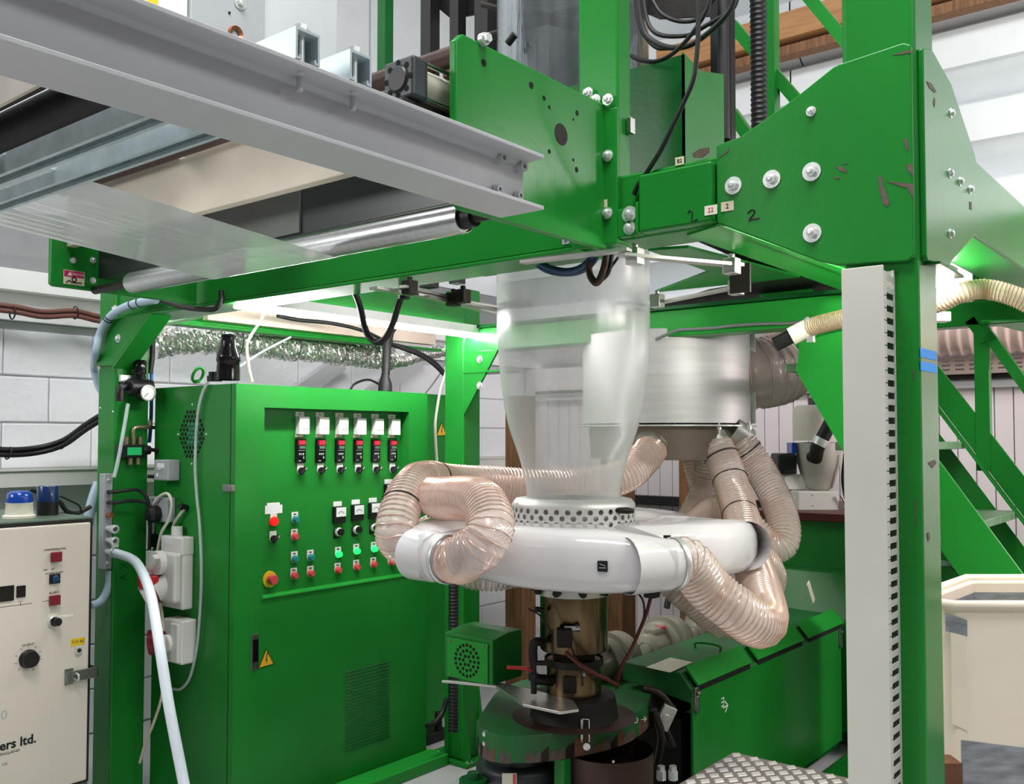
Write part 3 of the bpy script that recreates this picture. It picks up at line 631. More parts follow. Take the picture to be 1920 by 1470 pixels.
# white machine cheek high on the left
wp = thing('machine_cheek', (1.2, 2.4, 2.3), 'white steel side plate high on the left above the girder', 'plate')
a, b = at(357, 85, y=2.4), at(497, 0, y=2.4)
obj('plate', MB().box(a.x, b.x, 2.4, 2.43, 2.3, 3.1), M['plastic_grey'], wp, .003)
obj('plate', MB().box(b.x + .004, b.x + .3, 2.41, 2.43, 2.3, 3.1), M['sheet_grey'], wp, .003)
obj('plate', MB().box(a.x - .3, a.x - .004, 2.41, 2.43, 2.3, 3.1), M['white'], wp, .003)
inst('bolt', BOLT_L, wp, at(450, 6, y=2.399), (0, -1, 0)); q = at(430, 24, y=2.399); obj('drilled_hole', MB().cyl(q, q - V((0, .002, 0)), .004, n=10), M['hole'], wp)
q = at(440, 64, y=2.4); obj('bush', MB().lathe(q, [(.012, -.005), (.022, -.012), (.024, 0)], 20, (0, 1, 0)), M['copper'], wp)
q = at(289, 4, y=2.408); obj('yellow_label', MB().box(q.x - .02, q.x + .012, 2.4075, 2.41, q.z - .012, q.z + .03), M['yellow'], wp)
# loops of cable hanging in the tower
def cable(pts, r, m, lab, cat='cable', group=None, name='cable', n=8):
    return tag(obj(name, MB().tube(spline(pts, None, 8), r, n), M[m]), lab, cat, group)
def pz(l, **k): return [at(px, py, **k) for px, py in l]
gp = 'black cables looped in the tower top'
cable(pz([(1195, -10), (1202, 40), (1215, 70), (1250, 88), (1290, 86), (1330, 60), (1365, 25), (1380, -10)], x=2.35), .008, 'rubber', 'black cable loop hanging beside the post, smallest of the upper loops', group=gp)
cable(pz([(1205, -10), (1216, 45), (1240, 66), (1290, 66), (1320, 50), (1370, 20), (1385, -8)], x=2.5), .007, 'rubber', 'black cable in a shallow loop high in the tower, highest of the loops', group=gp)
cable(pz([(1218, -10), (1240, 25), (1275, 40), (1310, 35), (1330, 10), (1345, -10)], x=2.6), .007, 'rubber', 'black cable looping against the dark cage panel', group=gp)
cable(pz([(1183, 104), (1200, 112), (1230, 115), (1262, 100), (1295, 66), (1325, 20), (1332, -10)], x=2.2), .006, 'rubber', 'black cable in a low slack loop over the green housing', group=gp)
cable(pz([(1308, -10), (1309, 60), (1306, 110), (1300, 150), (1283, 190), (1262, 235), (1240, 280), (1215, 320), (1196, 348), (1188, 366)], x=2.0), .006, 'rubber', 'black cable dropping diagonally in front of the green housing', group=gp)
cable(pz([(1192, -8), (1196, 30), (1205, 60), (1230, 88), (1262, 90)], x=2.4), .007, 'rubber', 'short black cable tail beside the post top', group=gp)
mb = MB(); q = at(1424, 245, x=3.0); prof = [(.0265 + (.003 if i % 3 == 0 else 0), i * .006) for i in range(300)]
tag(obj('corrugated_conduit', MB().lathe(q, prof, 16), M['rubber']), 'vertical black ribbed conduit in front of the roof sheets', 'conduit')
q = at(1358, 262, x=2.8); tag(obj('guide_pole', MB().cyl(q, q + V((0, 0, 1.3)), .019, n=16), M['rubber']), 'slim black pole beside the open green housing', 'pole')
# hoses and cables below the post
cable(pz([(1122, 442), (1118, 465), (1105, 488), (1085, 503), (1060, 508), (1030, 502), (1004, 489)], x=2.1), .0085, 'blue_hose', 'dark blue air hose looping under the post, upper of two', group='dark blue hoses under the post')
cable(pz([(1127, 442), (1124, 468), (1110, 494), (1088, 509), (1060, 513), (1028, 508), (1000, 492)], x=2.12), .0085, 'blue_hose', 'dark blue air hose looping under the post, lower of two', group='dark blue hoses under the post')
cable(pz([(1140, 442), (1138, 470), (1132, 505), (1120, 530), (1108, 520), (1104, 503), (1110, 490)], x=2.1), .010, 'rust_pipe', 'thick brown cable hooking down below the post')
cable(pz([(1150, 442), (1147, 480), (1140, 512), (1124, 528)], x=2.11), .006, 'rubber', 'thin black cable beside the hooked brown cable')
cable(pz([(1135, 518), (1150, 495), (1170, 470), (1186, 462)], x=2.12), .004, 'rubber', 'thin black cable running from the hooked cable to the right')
# ================================================================== control cabinet
CXL, CXR, CYF, CYB, CZ = 2.17, 3.228, 3.107, 3.68, 1.71
cab = thing('control_cabinet', ((CXL + CXR) / 2, (CYF + CYB) / 2, 0), 'large green control cabinet with rows of dials and buttons', 'cabinet')
RX0, RX1, RZ0, RZ1, RD = 2.302, 3.106, .868, 1.62, .06
# body: shell with a recessed instrument panel
mb = MB(); f = CYF
mb.box(CXL, CXR, f + RD + .002, CYB, .04, CZ)
for b_ in ((CXL, RX0, .04, CZ), (RX1, CXR, .04, CZ), (RX0, RX1, RZ1, CZ), (RX0, RX1, .04, RZ0)): mb.box(b_[0], b_[1], f, f + RD + .002, b_[2], b_[3])
obj('body', mb, M['green'], cab)
obj('recess_lip', MB().box(RX0 - .004, RX1, f - .004, f + RD, RZ0, RZ0 + .006), M['green_bright'], cab, .001)
obj('instrument_panel', MB().box(RX0, RX1, f + RD, f + RD + .002, RZ0, RZ1), M['green'], cab)
obj('plinth', MB().box(CXL + .02, CXR - .01, f + .02, CYB - .02, 0, .04), M['green_dark'], cab)
obj('door_seam', MB().box(CXL - .0006, CXL, f + .03, f + .034, .1, CZ), M['hole'], cab)
q = at(425, 915, x=CXL); obj('hasp', MB().box(CXL - .006, CXL, f + .0, f + .075, q.z - .014, q.z + .014).box(CXL - .012, CXL - .006, f + .0, f + .02, q.z - .01, q.z + .01), M['steel'], cab, .002)
PY = f + RD
def pp(px, py): return at(px, py, y=PY)
Xr, Zu, Nf = V((1, 0, 0)), V((0, 0, 1)), V((0, -1, 0))
def pbox(x, z, w_, h_, d0, d1): return MB().box(x - w_ / 2, x + w_ / 2, PY - d1, PY - d0, z - h_ / 2, z + h_ / 2)
# switch kit shared by every operator on the panel
m_plate = me_of('legend_plate', MB().box(-.0165, .0165, -.0005, .002, -.025, .03), M['white'])
def legend(x, z, s=1.0):
    mb = MB(); pr = [(x - .0165 * s, z + .031 * s)] + [(x - .0165 * s, z)] + [(x + .0165 * s * math.cos(t), z + .0165 * s * math.sin(t)) for t in [PI + PI * k / 10 for k in range(1, 10)]] + [(x + .0165 * s, z), (x + .0165 * s, z + .031 * s)]
    mb.prism([(a, PY - .0005, b_) for a, b_ in pr], (0, -.0035, 0)); return mb
def button(px, py, m, lab, lit=False):
    q = pp(px, py)
    o = obj('push_button', legend(q.x, q.z), M['plastic_white'], cab, .0008, label=lab)
    obj('cap', MB().lathe((q.x, PY - .003, q.z), [(.0155, 0), (.0155, -.006), (.0125, -.007), (.0122, -.017), (.0108, -.019), (.0001, -.019)], 20, (0, 1, 0)), M[m], o)
    obj('legend', MB().box(q.x - .008, q.x + .006, PY - .0045, PY - .004, q.z + .0195, q.z + .0245), M['ink'], o)
def selector(px, py, lab):
    q = pp(px, py)
    o = obj('selector_switch', legend(q.x, q.z), M['plastic_white'], cab, .0008, label=lab)
    obj('knob', MB().cyl((q.x, PY - .003, q.z), (q.x, PY - .012, q.z), .0145, n=18).obox((q.x, PY - .021, q.z), (.013, 0, .013), (0, .009, 0), (-.0035, 0, .0035)), M['black'], o, .001)
    obj('pointer', MB().obox((q.x + .009, PY - .0305, q.z + .009), (.004, 0, .004), (0, .0005, 0), (-.001, 0, .001)), M['white'], o)
ordn = ['first', 'second', 'third', 'fourth', 'fifth', 'sixth']
for i, px in enumerate((561, 598.5, 635, 669, 702, 733.5)):
    pxm = px + .5
    q = pp(pxm, 798 + i * .6); x, z = q.x + .004, q.z
    am = obj('ammeter', pbox(x, z, .052, .074, .0, .03), M['plastic_white'], cab, .003)
    obj('window', pbox(x, z + .006, .040, .04, .03, .0315), M['white'], am, .001)
    obj('dial_arc', MB().tube([(x + .011 * math.cos(t), PY - .032, z - .014 + .022 * math.sin(t)) for t in [PI * k / 8 for k in range(9)]], .0012, 5), M['plastic_grey'], am)
    obj('legend_tag', pbox(x - .004, z + .048, .044, .02, .0, .003), M['plastic_white'], cab)
    text('lettering', 'K%d' % (i + 1), .012, cab, (x - .004, PY - .0034, z + .048), Xr, Zu, M['ink'])
    obj('legend_tag', pbox(x - .006, z - .043, .040, .011, .0, .003), M['sticker'], cab)
    q = pp(pxm, 845 - i * .1); x, z = q.x, q.z
    tc = obj('temperature_controller', pbox(x, z, .05, .1, .0, .012), M['black_gloss'], cab, .002)
    obj('display', pbox(x + .003, z + .034, .040, .022, .012, .0126), M['red_dark'], tc)
    t_ = text('digits', ('160', '175', '180', '180', '185', '180')[i], .021, tc, (x + .005, PY - .0131, z + .034), Xr, Zu, M['red_led'], bold=.0006)
    obj('set_display', pbox(x + .006, z + .014, .03, .012, .012, .0125), M['greygreen'], tc)
    obj('keys', MB().box(x - .012, x - .006, PY - .0128, PY - .012, z - .018, z - .010).box(x - .002, x + .004, PY - .0128, PY - .012, z - .018, z - .010).box(x + .008, x + .014, PY - .0128, PY - .012, z - .018, z - .010).box(x + .010, x + .015, PY - .0128, PY - .012, z - .034, z - .024).box(x - .014, x - .002, PY - .0128, PY - .012, z - .044, z - .041).box(x - .014, x + .018, PY - .0128, PY - .012, z + .0005, z + .002), M['plastic_grey'], tc)
    selector(px + 1.5, 882.5 - i * .45, 'black selector switch under the %s dial from the left' % ordn[i])
# lower rows
for i, (px, py) in enumerate(((633, 965), (667, 961), (699, 957), (728, 922))):
    q = pp(px, py); x, z = q.x, q.z
    mt = obj('panel_meter', pbox(x, z, .062, .07, .0, .02), M['black'], cab, .002)
    obj('scale_window', pbox(x + .002, z + .012, .054, .04, .02, .023), M['white'], mt, .002)
    obj('dial_arc', MB().tube([(x + .018 * math.cos(t), PY - .0236, z - .002 + .018 * math.sin(t)) for t in [.3 + (PI - .6) * k / 8 for k in range(9)]], .0008, 5), M['ink'], mt)
    obj('legend_tag', pbox(x - .002, z + .047, .046, .02, .0, .003), M['white'], cab)
for px, py in ((633, 997), (667, 993), (700, 989)):
    q = pp(px, py); x, z = q.x, q.z
    o = obj('potentiometer', pbox(x - .008, z - .008, .034, .04, 0, .002), M['black'], cab)
    obj('collar', MB().lathe((x, PY - .002, z), [(.019, 0), (.019, -.010), (.014, -.014)], 20, (0, 1, 0)), M['zinc'], o)
    obj('knob', MB().lathe((x, PY - .012, z), [(.015, 0), (.014, -.018), (.0001, -.018)], 18, (0, 1, 0)), M['black'], o)
for i, (px, py) in enumerate(((633, 1039), (667, 1033), (700, 1029))): button(px, py, 'green_led', 'lit green push button, %s in its row' % ordn[i])
for i, (px, py) in enumerate(((632, 1069), (667, 1063), (699, 1058), (732, 1054))): button(px, py, 'red_pink', 'red push button in the lower row, %s from the left' % ordn[i])
for i, (px, py) in enumerate(((552, 974), (551, 1048), (581, 1045))): button(px, py, 'teal', ('upper', 'lower left', 'lower right')[i] + ' teal push button')
for i, (px, py) in enumerate(((551, 1006), (550, 1079), (581, 1075))): button(px, py, 'red_pink', ('red push button under the upper teal one', 'red push button under the lower left teal one', 'red push button under the lower right teal one')[i])
selector(511, 1010, 'black selector switch under the red lamp')
q = pp(512, 977); lp = obj('indicator_lamp', legend(q.x, q.z), M['plastic_white'], cab)
obj('lens', MB().lathe((q.x, PY - .003, q.z), [(.019, 0), (.019, -.008), (.017, -.012), (.0001, -.014)], 22, (0, 1, 0)), M['red_lamp'], lp)
q = pp(513, 955); obj('legend_tag', pbox(q.x, q.z, .085, .034, .0, .0015), M['white'], cab); obj('legend_tag', pbox(q.x - .002, q.z + .018, .062, .018, .0, .002), M['white'], cab)
q = pp(505, 1086); es = obj('emergency_stop', MB().cyl((q.x, PY, q.z), (q.x, PY - .004, q.z), .033, n=28), M['yellow'], cab)
obj('button', MB().lathe((q.x, PY - .004, q.z), [(.016, 0), (.016, -.012), (.020, -.014), (.021, -.026), (.018, -.031), (.0001, -.031)], 22, (0, 1, 0)), M['red_pink'], es)
# lower door: handle, warning triangle, louvres
def cf(px, py): return at(px, py, y=CYF)
a, b_ = cf(471, 1190), cf(484, 1254); hd = obj('door_handle', MB().box(a.x, b_.x, CYF - .004, CYF, b_.z, a.z), M['steel'], cab, .001)
obj('grip', MB().box(a.x + .005, b_.x - .005, CYF - .008, CYF - .004, b_.z + .03, a.z - .02), M['black_gloss'], hd, .001)
def triangle(parent, pts, n, y):
    (l, r_, t) = pts; c = (l + r_ + t) / 3; o = obj('warning_triangle', MB().prism([l, r_, t], n * .001), M['ink'], parent)
    i = [c + (p - c) * .86 + n * .0011 for p in (l, r_, t)]; obj('yellow_field', MB().prism(i, n * .0006), M['orange'], o)
    u = (t - (l + r_) / 2); v = (r_ - l) * .5
    z = [c + u * .42 + v * .06, c + v * -.12 - u * .02, c + v * .02 + u * .02, c - u * .22 - v * .05, c + v * .16 + u * .06, c + v * .0 + u * .06, c + u * .42 + v * .2]
    obj('lightning_mark', MB().prism([p + n * .0018 for p in z], n * .0003), M['ink'], o)
triangle(cab, (cf(484, 1254), cf(514, 1245), cf(499, 1216)), Nf, CYF)
mb = MB(); a, b_ = cf(647, 1262), cf(730, 1382); rows = 24
for r_ in range(rows):
    z = a.z + (b_.z - a.z) * r_ / (rows - 1)
    for c in range(7):
        x = a.x + (b_.x - a.x) * (c + (.12 if r_ % 2 else 0)) / 7; mb.hexa([(x, CYF, z), (x + .036, CYF, z), (x + .036, CYF, z + .006), (x, CYF, z + .006), (x + .002, CYF - .0025, z), (x + .034, CYF - .0025, z), (x + .034, CYF - .0005, z + .006), (x + .002, CYF - .0005, z + .006)])
obj('louvre', mb, M['green_dark'], cab, kind='stuff')
obj('skid_foot', MB().box(2.3, 3.25, 2.985, 3.105, 0, .052), M['green_bright'], cab, .006)
# left side: fan guard, its shaded holes painted as flat dark discs, on the cabinet's left wall
fq = at(360, 814, x=CXL); cells = []
hx, hz = .0115, .0155
for r_ in range(-6, 7):
    for c in range(-6, 7):
        u = (c + (.5 if r_ % 2 else 0)) * hx * 2; v = r_ * hz * 1.0 * 1.15
        if (u / .085) ** 2 + (v / .105) ** 2 < 1: cells.append((u, v))
mb = MB()
for (u, v) in cells: mb.cyl((CXL - .0008, fq.y + u, fq.z + v), (CXL - .0002, fq.y + u, fq.z + v), .0085, n=6, smooth=False)
fg = obj('fan_guard', mb, M['hole'], cab, kind='stuff')
mb = MB()
for (u, v) in cells:
    if abs(u) < .035 and -.03 < v < .07: mb.cyl((CXL - .0012, fq.y + u - .012, fq.z + v - .015), (CXL - .0009, fq.y + u - .012, fq.z + v - .015), .0075, n=6, smooth=False)
obj('fan_hub', mb, M['teal'], fg, kind='stuff')
for u, v in ((.1, 0), (-.1, 0), (0, .12), (0, -.12)): inst('screw', SCREW, cab, (CXL, fq.y + u, fq.z + v), (-1, 0, 0))
# on the roof
q = at(371, 716, z=CZ); ring_bolt(cab, M['green'], q + V((0, 0, .0)), .026, .006)
for px, d in ((398, .018), (407, .02)):
    q = at(px, 715, z=CZ); obj('cable_gland', MB().cyl(q, q + V((0, 0, .02)), .02, n=6, smooth=False).cyl(q + V((0, 0, .02)), q + V((0, 0, .035)), .014, n=16), M['black'], cab)
q = at(440, 712, z=CZ); q.y += .04
tag(obj('cable_boot', MB().lathe(q, [(.042, 0), (.042, .035), (.040, .065), (.044, .070), (.041, .09), (.030, .12), (.026, .15), (.028, .162), (.022, .167), (.0001, .167)], 18), M['black_gloss']), 'crumpled black plastic boot over cables on the cabinet roof', 'cable boot')
q = at(722, 733, y=3.3); q.z = CZ
tag(obj('cable_boot', MB().tube([q, q + V((0, 0, .05)), q + V((0, 0, .085)), q + V((.004, 0, .10)), q + V((.01, .0, .22)), q + V((.05, .02, .30)), q + V((.12, .06, .34))], [.034, .032, .02, .02, .02, .02, .018], 12), M['rubber']), 'black sleeved cable rising from the right end of the cabinet roof', 'cable')
# electrical boxes on its left side
def sx(px, py): return at(px, py, x=CXL)
def sbox(a, b_, d, name, m, lab, cat, bev=.004):
    p, q = sx(*a), sx(*b_); t = thing(name, (CXL, (p.y + q.y) / 2, min(p.z, q.z)), lab, cat)
    return t, min(p.y, q.y), max(p.y, q.y), min(p.z, q.z), max(p.z, q.z)
t, y0, y1, z0, z1 = sbox((338, 862), (303, 899), .06, 'switch_box', 'plastic_grey', 'small grey switch box, topmost on the cabinet side', 'switch')
y1 = y0 + .105
obj('box', MB().box(CXL - .055, CXL, y0, y1, z0, z1), M['plastic_grey'], t, .006)
obj('rocker', MB().box(CXL - .062, CXL - .055, (y0 + y1) / 2 - .01, (y0 + y1) / 2 + .012, z0 + .05, z1 - .04), M['white'], t, .002); obj('label_strip', MB().box(CXL - .0565, CXL - .055, y0 + .025, y1 - .025, z1 - .032, z1 - .014), M['white'], t)
obj('lamp', MB().cyl((CXL - .055, y1 - .03, z0 + .022), (CXL - .058, y1 - .03, z0 + .022), .008, n=14), M['white'], t)
t, y0, y1, z0, z1 = sbox((330, 935), (290, 975), .05, 'socket_box', 'plastic_grey', 'grey double socket box with a black plug on the cabinet side', 'socket')
y1 = y0 + .145
obj('box', MB().box(CXL - .04, CXL, y0, y1, z0, z1 + .005), M['plastic_grey'], t, .006); obj('switch', MB().box(CXL - .046, CXL - .04, y1 - .07, y1 - .045, z1 - .05, z1 - .015), M['white'], t, .001)
obj('plug', MB().lathe((CXL - .04, y0 + .07, (z0 + z1) / 2 - .015), [(.036, 0), (.036, -.03), (.026, -.045), (.0001, -.048)], 8, (1, 0, 0), smooth=False), M['black'], t, .003)
t, y0, y1, z0, z1 = sbox((364, 1007), (305, 1130), .12, 'isolator_socket', 'plastic_white', 'tall cream isolator socket with a red plug on the cabinet side', 'isolator')
y1 = y0 + .15; w_ = .085
obj('box', MB().box(CXL - .05, CXL, y0, y1, z0, z1), M['plastic_white'], t, .008); obj('cover', MB().box(CXL - w_, CXL - .05, y0 + .004, y1 - .004, z0 + .03, z1 - .06), M['plastic_white'], t, .01)
obj('lid', MB().box(CXL - .055, CXL, y0 - .003, y1 + .003, z1 - .07, z1 + .002), M['plastic_white'], t, .006)
yc = y1 - .055; zc = z1 - .1
obj('rotary_knob', MB().cyl((CXL - w_, yc, zc), (CXL - w_ - .03, yc, zc), .048, n=28).obox((CXL - w_ - .04, yc, zc), (.012, 0, 0), (0, .008, .008), (0, .03, -.03)), M['plastic_white'], t, .003)
obj('socket_tube', MB().cyl((CXL - w_ + .03, yc - .01, z0 + .1), (CXL - w_ - .06, yc + .03, z0 + .05), .046, n=24), M['plastic_white'], t); obj('seal_ring', MB().cyl((CXL - w_ - .018, yc + .012, z0 + .072), (CXL - w_ - .03, yc + .017, z0 + .066), .049, n=24), M['red_dark'], t)
obj('red_flap', MB().obox((CXL - w_ - .045, yc + .02, z0 + .115), (.035, -.012, .0), (.012, .03, 0), (0, .003, .022)), M['red'], t, .004)
obj('label_strip', MB().box(CXL - .0565, CXL - .055, y1 - .08, y1 - .02, z1 - .028, z1 - .008), M['white'], t); obj('gland', MB().cyl((CXL - .03, (y0 + y1) / 2, z1), (CXL - .03, (y0 + y1) / 2, z1 + .04), .022, n=14), M['plastic_white'], t)
t, y0, y1, z0, z1 = sbox((370, 1165), (315, 1228), .1, 'isolator_switch', 'plastic_white', 'small cream isolator with a round knob, lowest on the cabinet side', 'isolator')
y1 = y0 + .13
obj('box', MB().box(CXL - .07, CXL, y0, y1, z0, z1 + .01), M['plastic_white'], t, .008); obj('cover', MB().box(CXL - .085, CXL - .07, y0 + .005, y1 - .075, z0 + .01, z1), M['plastic_white'], t, .004)
obj('rotary_knob', MB().cyl((CXL - .07, y1 - .06, (z0 + z1) / 2), (CXL - .1, y1 - .06, (z0 + z1) / 2), .034, n=24).obox((CXL - .105, y1 - .06, (z0 + z1) / 2), (.008, 0, 0), (0, .005, 0), (0, 0, .032)), M['plastic_white'], t, .002)
obj('red_socket', MB().cyl((CXL - .03, y1 - .01, (z0 + z1) / 2), (CXL - .1, y1 + .05, (z0 + z1) / 2 - .01), .05, n=22), M['red_dark'], t)
# cables on and about the cabinet side
cable(pz([(445, 690), (420, 690), (397, 707), (380, 735), (371, 775), (367, 830), (366, 880), (369, 930), (374, 980), (377, 1040), (377, 1100), (374, 1160), (368, 1220), (356, 1270), (340, 1291), (324, 1292)], x=2.155), .006, 'clear_tube', 'clear plastic tube arching down the cabinet side', 'tube')
cable(pz([(330, 1005), (325, 990), (330, 975), (345, 955)], x=2.15), .006, 'white_cable', 'short white cable between the gland and the cabinet side')
cable(pz([(288, 945), (300, 930), (315, 926), (322, 945), (316, 975), (303, 998), (296, 1030), (293, 1060)], x=2.12), .006, 'white_cable', 'cream cable looping over the grey double socket')
cable(pz([(300, 1130), (305, 1160), (308, 1220), (304, 1300), (290, 1350), (274, 1390), (262, 1430)], x=2.1), .006, 'cream', 'cream cable hanging from the red plug to the floor')
q = sx(351, 953); tag(obj('cable_gland', MB().cyl(q, q - V((.035, 0, -.01)), .014, n=12), M['black']), 'black cable gland on the cabinet side beside the grey socket', 'gland')
# second cabinet behind the right end
c2 = thing('switch_cabinet', (3.4, 3.6, 0), 'narrow green cabinet with a yellow warning triangle behind the corner post', 'cabinet')
a, b_ = at(790, 738, y=3.5), at(848, 738, y=3.5); d_ = at(872, 738, y=3.5)
obj('body', MB().box(a.x, b_.x, 3.5, 4.1, 0, a.z), M['green'], c2, .003); obj('door', MB().box(b_.x + .002, d_.x + .1, 3.49, 4.1, 0, a.z), M['green'], c2, .003)
q = at(850, 760, y=3.5); obj('hinge', MB().cyl((b_.x, 3.488, q.z - .06), (b_.x, 3.488, q.z + .06), .006, n=10), M['green'], c2)
pq = [at(px, py, y=3.4995) for px, py in ((817, 818), (838, 817), (828, 792))]; triangle(c2, pq, V((0, -1, 0)), 3.4995)
for px, py in ((862, 743), (867, 772)):
    q = at(px, py, y=3.4895); obj('number_sticker', MB().box(q.x - .012, q.x + .012, 3.4885, 3.49, q.z - .011, q.z + .011), M['paper'], c2)
for px, py, r in ((868, 756, .007), (863, 796, .012)):
    q = at(px, py, y=3.4895); obj('plugged_hole', MB().cyl(q, q - V((0, .002, 0)), r, n=14), M['black'], c2)
# ================================================================== air fittings on the far left column
YL = 3.694; XL = 2.0
def cl_(px, py, dy=0): return at(px, py, y=YL - dy)
rg = thing('pressure_regulator', cl_(265, 760), 'black air pressure regulator with a round white gauge', 'regulator')
q = cl_(262, 726, .045); r0 = q
obj('body', MB().cyl(q + V((-.05, 0, 0)), q + V((.05, 0, 0)), .034, n=20).box(q.x - .03, q.x + .035, q.y - .02, YL, q.z - .035, q.z + .03), M['black'], rg, .003)
obj('adjusting_knob', MB().lathe(q, [(.024, .03), (.026, .04), (.023, .05), (.0265, .055), (.0265, .105), (.022, .112), (.0001, .112)], 18), M['black_gloss'], rg)
obj('elbow', MB().tube(spline([q + V((-.045, .01, .0)), q + V((-.075, .0, .0)), q + V((-.085, .0, -.02)), q + V((-.085, .0, -.06))]), .017, 10), M['black'], rg)
obj('bracket', MB().box(q.x - .07, q.x - .02, YL - .02, YL, q.z + .02, q.z + .05), M['zinc'], rg, .003)
g = cl_(277, 737, .085); ga = obj('gauge', MB().cyl(g + V((0, .035, 0)), g, .034, n=28), M['black'], rg); obj('bezel', MB().lathe(g, [(.034, 0), (.034, -.006), (.029, -.006), (.029, -.002)], 28, (0, 1, 0)), M['steel'], ga)
obj('dial', MB().cyl(g + V((0, -.0005, 0)), g + V((0, -.003, 0)), .029, n=28), M['white'], ga); obj('pointer', MB().bar(g + V((0, -.004, 0)), g + V((-.016, -.004, -.016)), .002, .002), M['ink'], ga)
vb = thing('valve_block', cl_(250, 860), 'black hand valve with a green label and lever on the column', 'valve')
q = cl_(250, 846, .02)
obj('body', MB().box(q.x - .07, q.x + .045, q.y - .015, YL, q.z - .028, q.z + .028), M['black'], vb, .006); obj('green_label', MB().box(q.x - .035, q.x + .028, q.y - .017, q.y - .015, q.z - .016, q.z + .016), M['lcd'], vb, .001)
obj('lever', MB().tube([q + V((.045, 0, .002)), q + V((.07, -.01, .005)), q + V((.075, -.012, .005)), q + V((.1, -.02, .003)), q + V((.14, -.03, .004))], [.022, .018, .008, .009, .010], 10), M['black'], vb)
for dx in (-.03, .0, .03): obj('port', MB().cyl(q + V((dx, .0, .026)), q + V((dx, 0, .06)), .010, n=12), M['brass'], vb)
for dx in (-.012, .02): obj('port', MB().cyl(q + V((dx, .0, -.026)), q + V((dx, 0, -.055)), .010, n=12), M['brass'], vb)
obj('elbow_pipe', MB().tube(spline([q + V((.0, 0, .055)), q + V((.0, 0, .085)), q + V((.01, 0, .098)), q + V((.05, 0, .1)), q + V((.075, .01, .105)), q + V((.08, .01, .13))], None, 5), .0085, 8), M['brass'], vb)
for (px, py, lab) in ((291, 801, 'black lever knob sticking out beside the column, upper'), (291, 893, 'black lever knob sticking out beside the column, lower')):
    q = at(px - 14, py, y=3.72); tag(obj('lever_knob', MB().cyl(q, q + V((.05, -.04, -.004)), .008, n=10).cyl(q + V((.03, -.02, -.002)), q + V((.09, -.07, -.004)), .015, n=14), M['black']), lab, 'lever')
mf = thing('air_manifold', at(206, 1070, y=3.72), 'pale grey upright manifold bar with hose fittings on the column', 'manifold')
za, zb = at(206, 888, y=3.7).z, at(206, 1066, y=3.7).z
obj('bar', MB().box(XL - .038, XL - .001, 3.70, 3.74, zb, za), M['plastic_grey'], mf, .003)
def mfp(px, py): 
    q = at(px, py, y=3.70); q.x = XL - .02; return q
for py in (990, 1012):
    q = mfp(210, py); obj('fitting', MB().lathe(q, [(.011, 0), (.011, -.03), (.016, -.032), (.018, -.06), (.010, -.062), (.008, -.05)], 16, (0, 1, 0)), M['zinc'], mf)
q = mfp(210, 1033); obj('fitting', MB().cyl(q, q + V((0, -.05, 0)), .014, n=14), M['zinc'], mf); obj('hose_clip', MB().lathe(q + V((0, -.06, 0)), [(.021, -.008), (.023, 0), (.021, .008)], 18, (0, 1, 0)).box(q.x - .012, q.x + .012, q.y - .066, q.y - .054, q.z + .02, q.z + .034), M['zinc'], mf)
for py in (922, 942): q = mfp(210, py); obj('fitting', MB().cyl(q, q + V((0, -.05, 0)), .008, n=12), M['black'], mf)
q = mfp(208, 965); obj('brass_plug', MB().cyl(q, q + V((0, -.03, 0)), .011, n=8), M['copper'], mf)
for py in (900, 1055): inst('bolt', BOLT_S, mf, mfp(204, py), (0, -1, 0), scale=.7)
cable([mfp(210, 1033) + V((0, -.05, 0))] + pz([(250, 1050)], y=3.5) + pz([(270, 1080)], y=3.3) + pz([(285, 1125)], y=3.14) + pz([(299, 1210)], y=3.0) + pz([(318, 1330)], y=2.9) + pz([(345, 1470)], y=2.8) + pz([(362, 1560)], y=2.72), .018, 'hose_white', 'thick white hose curving down from the manifold to the floor', 'hose', n=14, name='water_hose')
cable(pz([(205, 1070), (205, 1092), (199, 1112), (188, 1128), (172, 1136)], y=3.72), .0165, 'hose_blue_grey', 'clear grey hose bending away under the manifold', 'hose', name='drain_hose')
for i, py in enumerate((922, 942)):
    q = mfp(210, py) + V((0, -.045, 0)); cable([q] + pz([(240, py - 3), (262, py - 2)], y=3.64) + pz([(277, py + 15 - i * 12), (281, 975), (280, 1030)], y=3.62), .007, 'rubber', ('upper', 'lower')[i] + ' black air pipe looping right from the manifold', group='black pipes from the manifold')
cable(pz([(240, 757), (233, 800), (222, 860), (214, 895)], y=3.66), .008, 'clear_tube', 'pale tube hanging from the regulator to the manifold', 'tube')
cable(pz([(284, 690), (284, 740), (283, 790), (280, 830)], y=3.76), .008, 'blue_tube', 'bright blue tube behind the right edge of the far left column', 'tube')
cable(pz([(292, 590), (286, 630), (285, 670), (281, 700)], y=3.75), .012, 'rubber', 'black cable bunch behind the right edge of the far left column')
cable(pz([(292, 562), (262, 567), (230, 578), (205, 596), (188, 625), (179, 665)], x=1.965) + pz([(177, 692), (186, 725), (200, 745)], x=2.06), .0165, 'hose_blue_grey', 'pale blue-grey hose arching round the far left gusset', 'hose', name='air_hose', n=12)
ah = [o for o in COL.objects if o.name == 'air_hose'][-1]
for px, py, tx in ((248, 571, (0, -1, .2)), (262, 567, (0, -1, .1)), (205, 596, (0, -.7, .7)), (202, 600, (0, -.7, .7))):
    obj('cable_tie', MB().lathe(at(px, py, x=1.965), [(.018, -.003), (.020, 0), (.018, .003)], 18, tx), M['black'], ah)
cable(pz([(270, 552), (300, 562), (340, 575), (380, 580), (405, 578), (415, 560), (414, 545)], x=1.992), .010, 'rubber', 'black flat cable drooping under the front beam at the left')
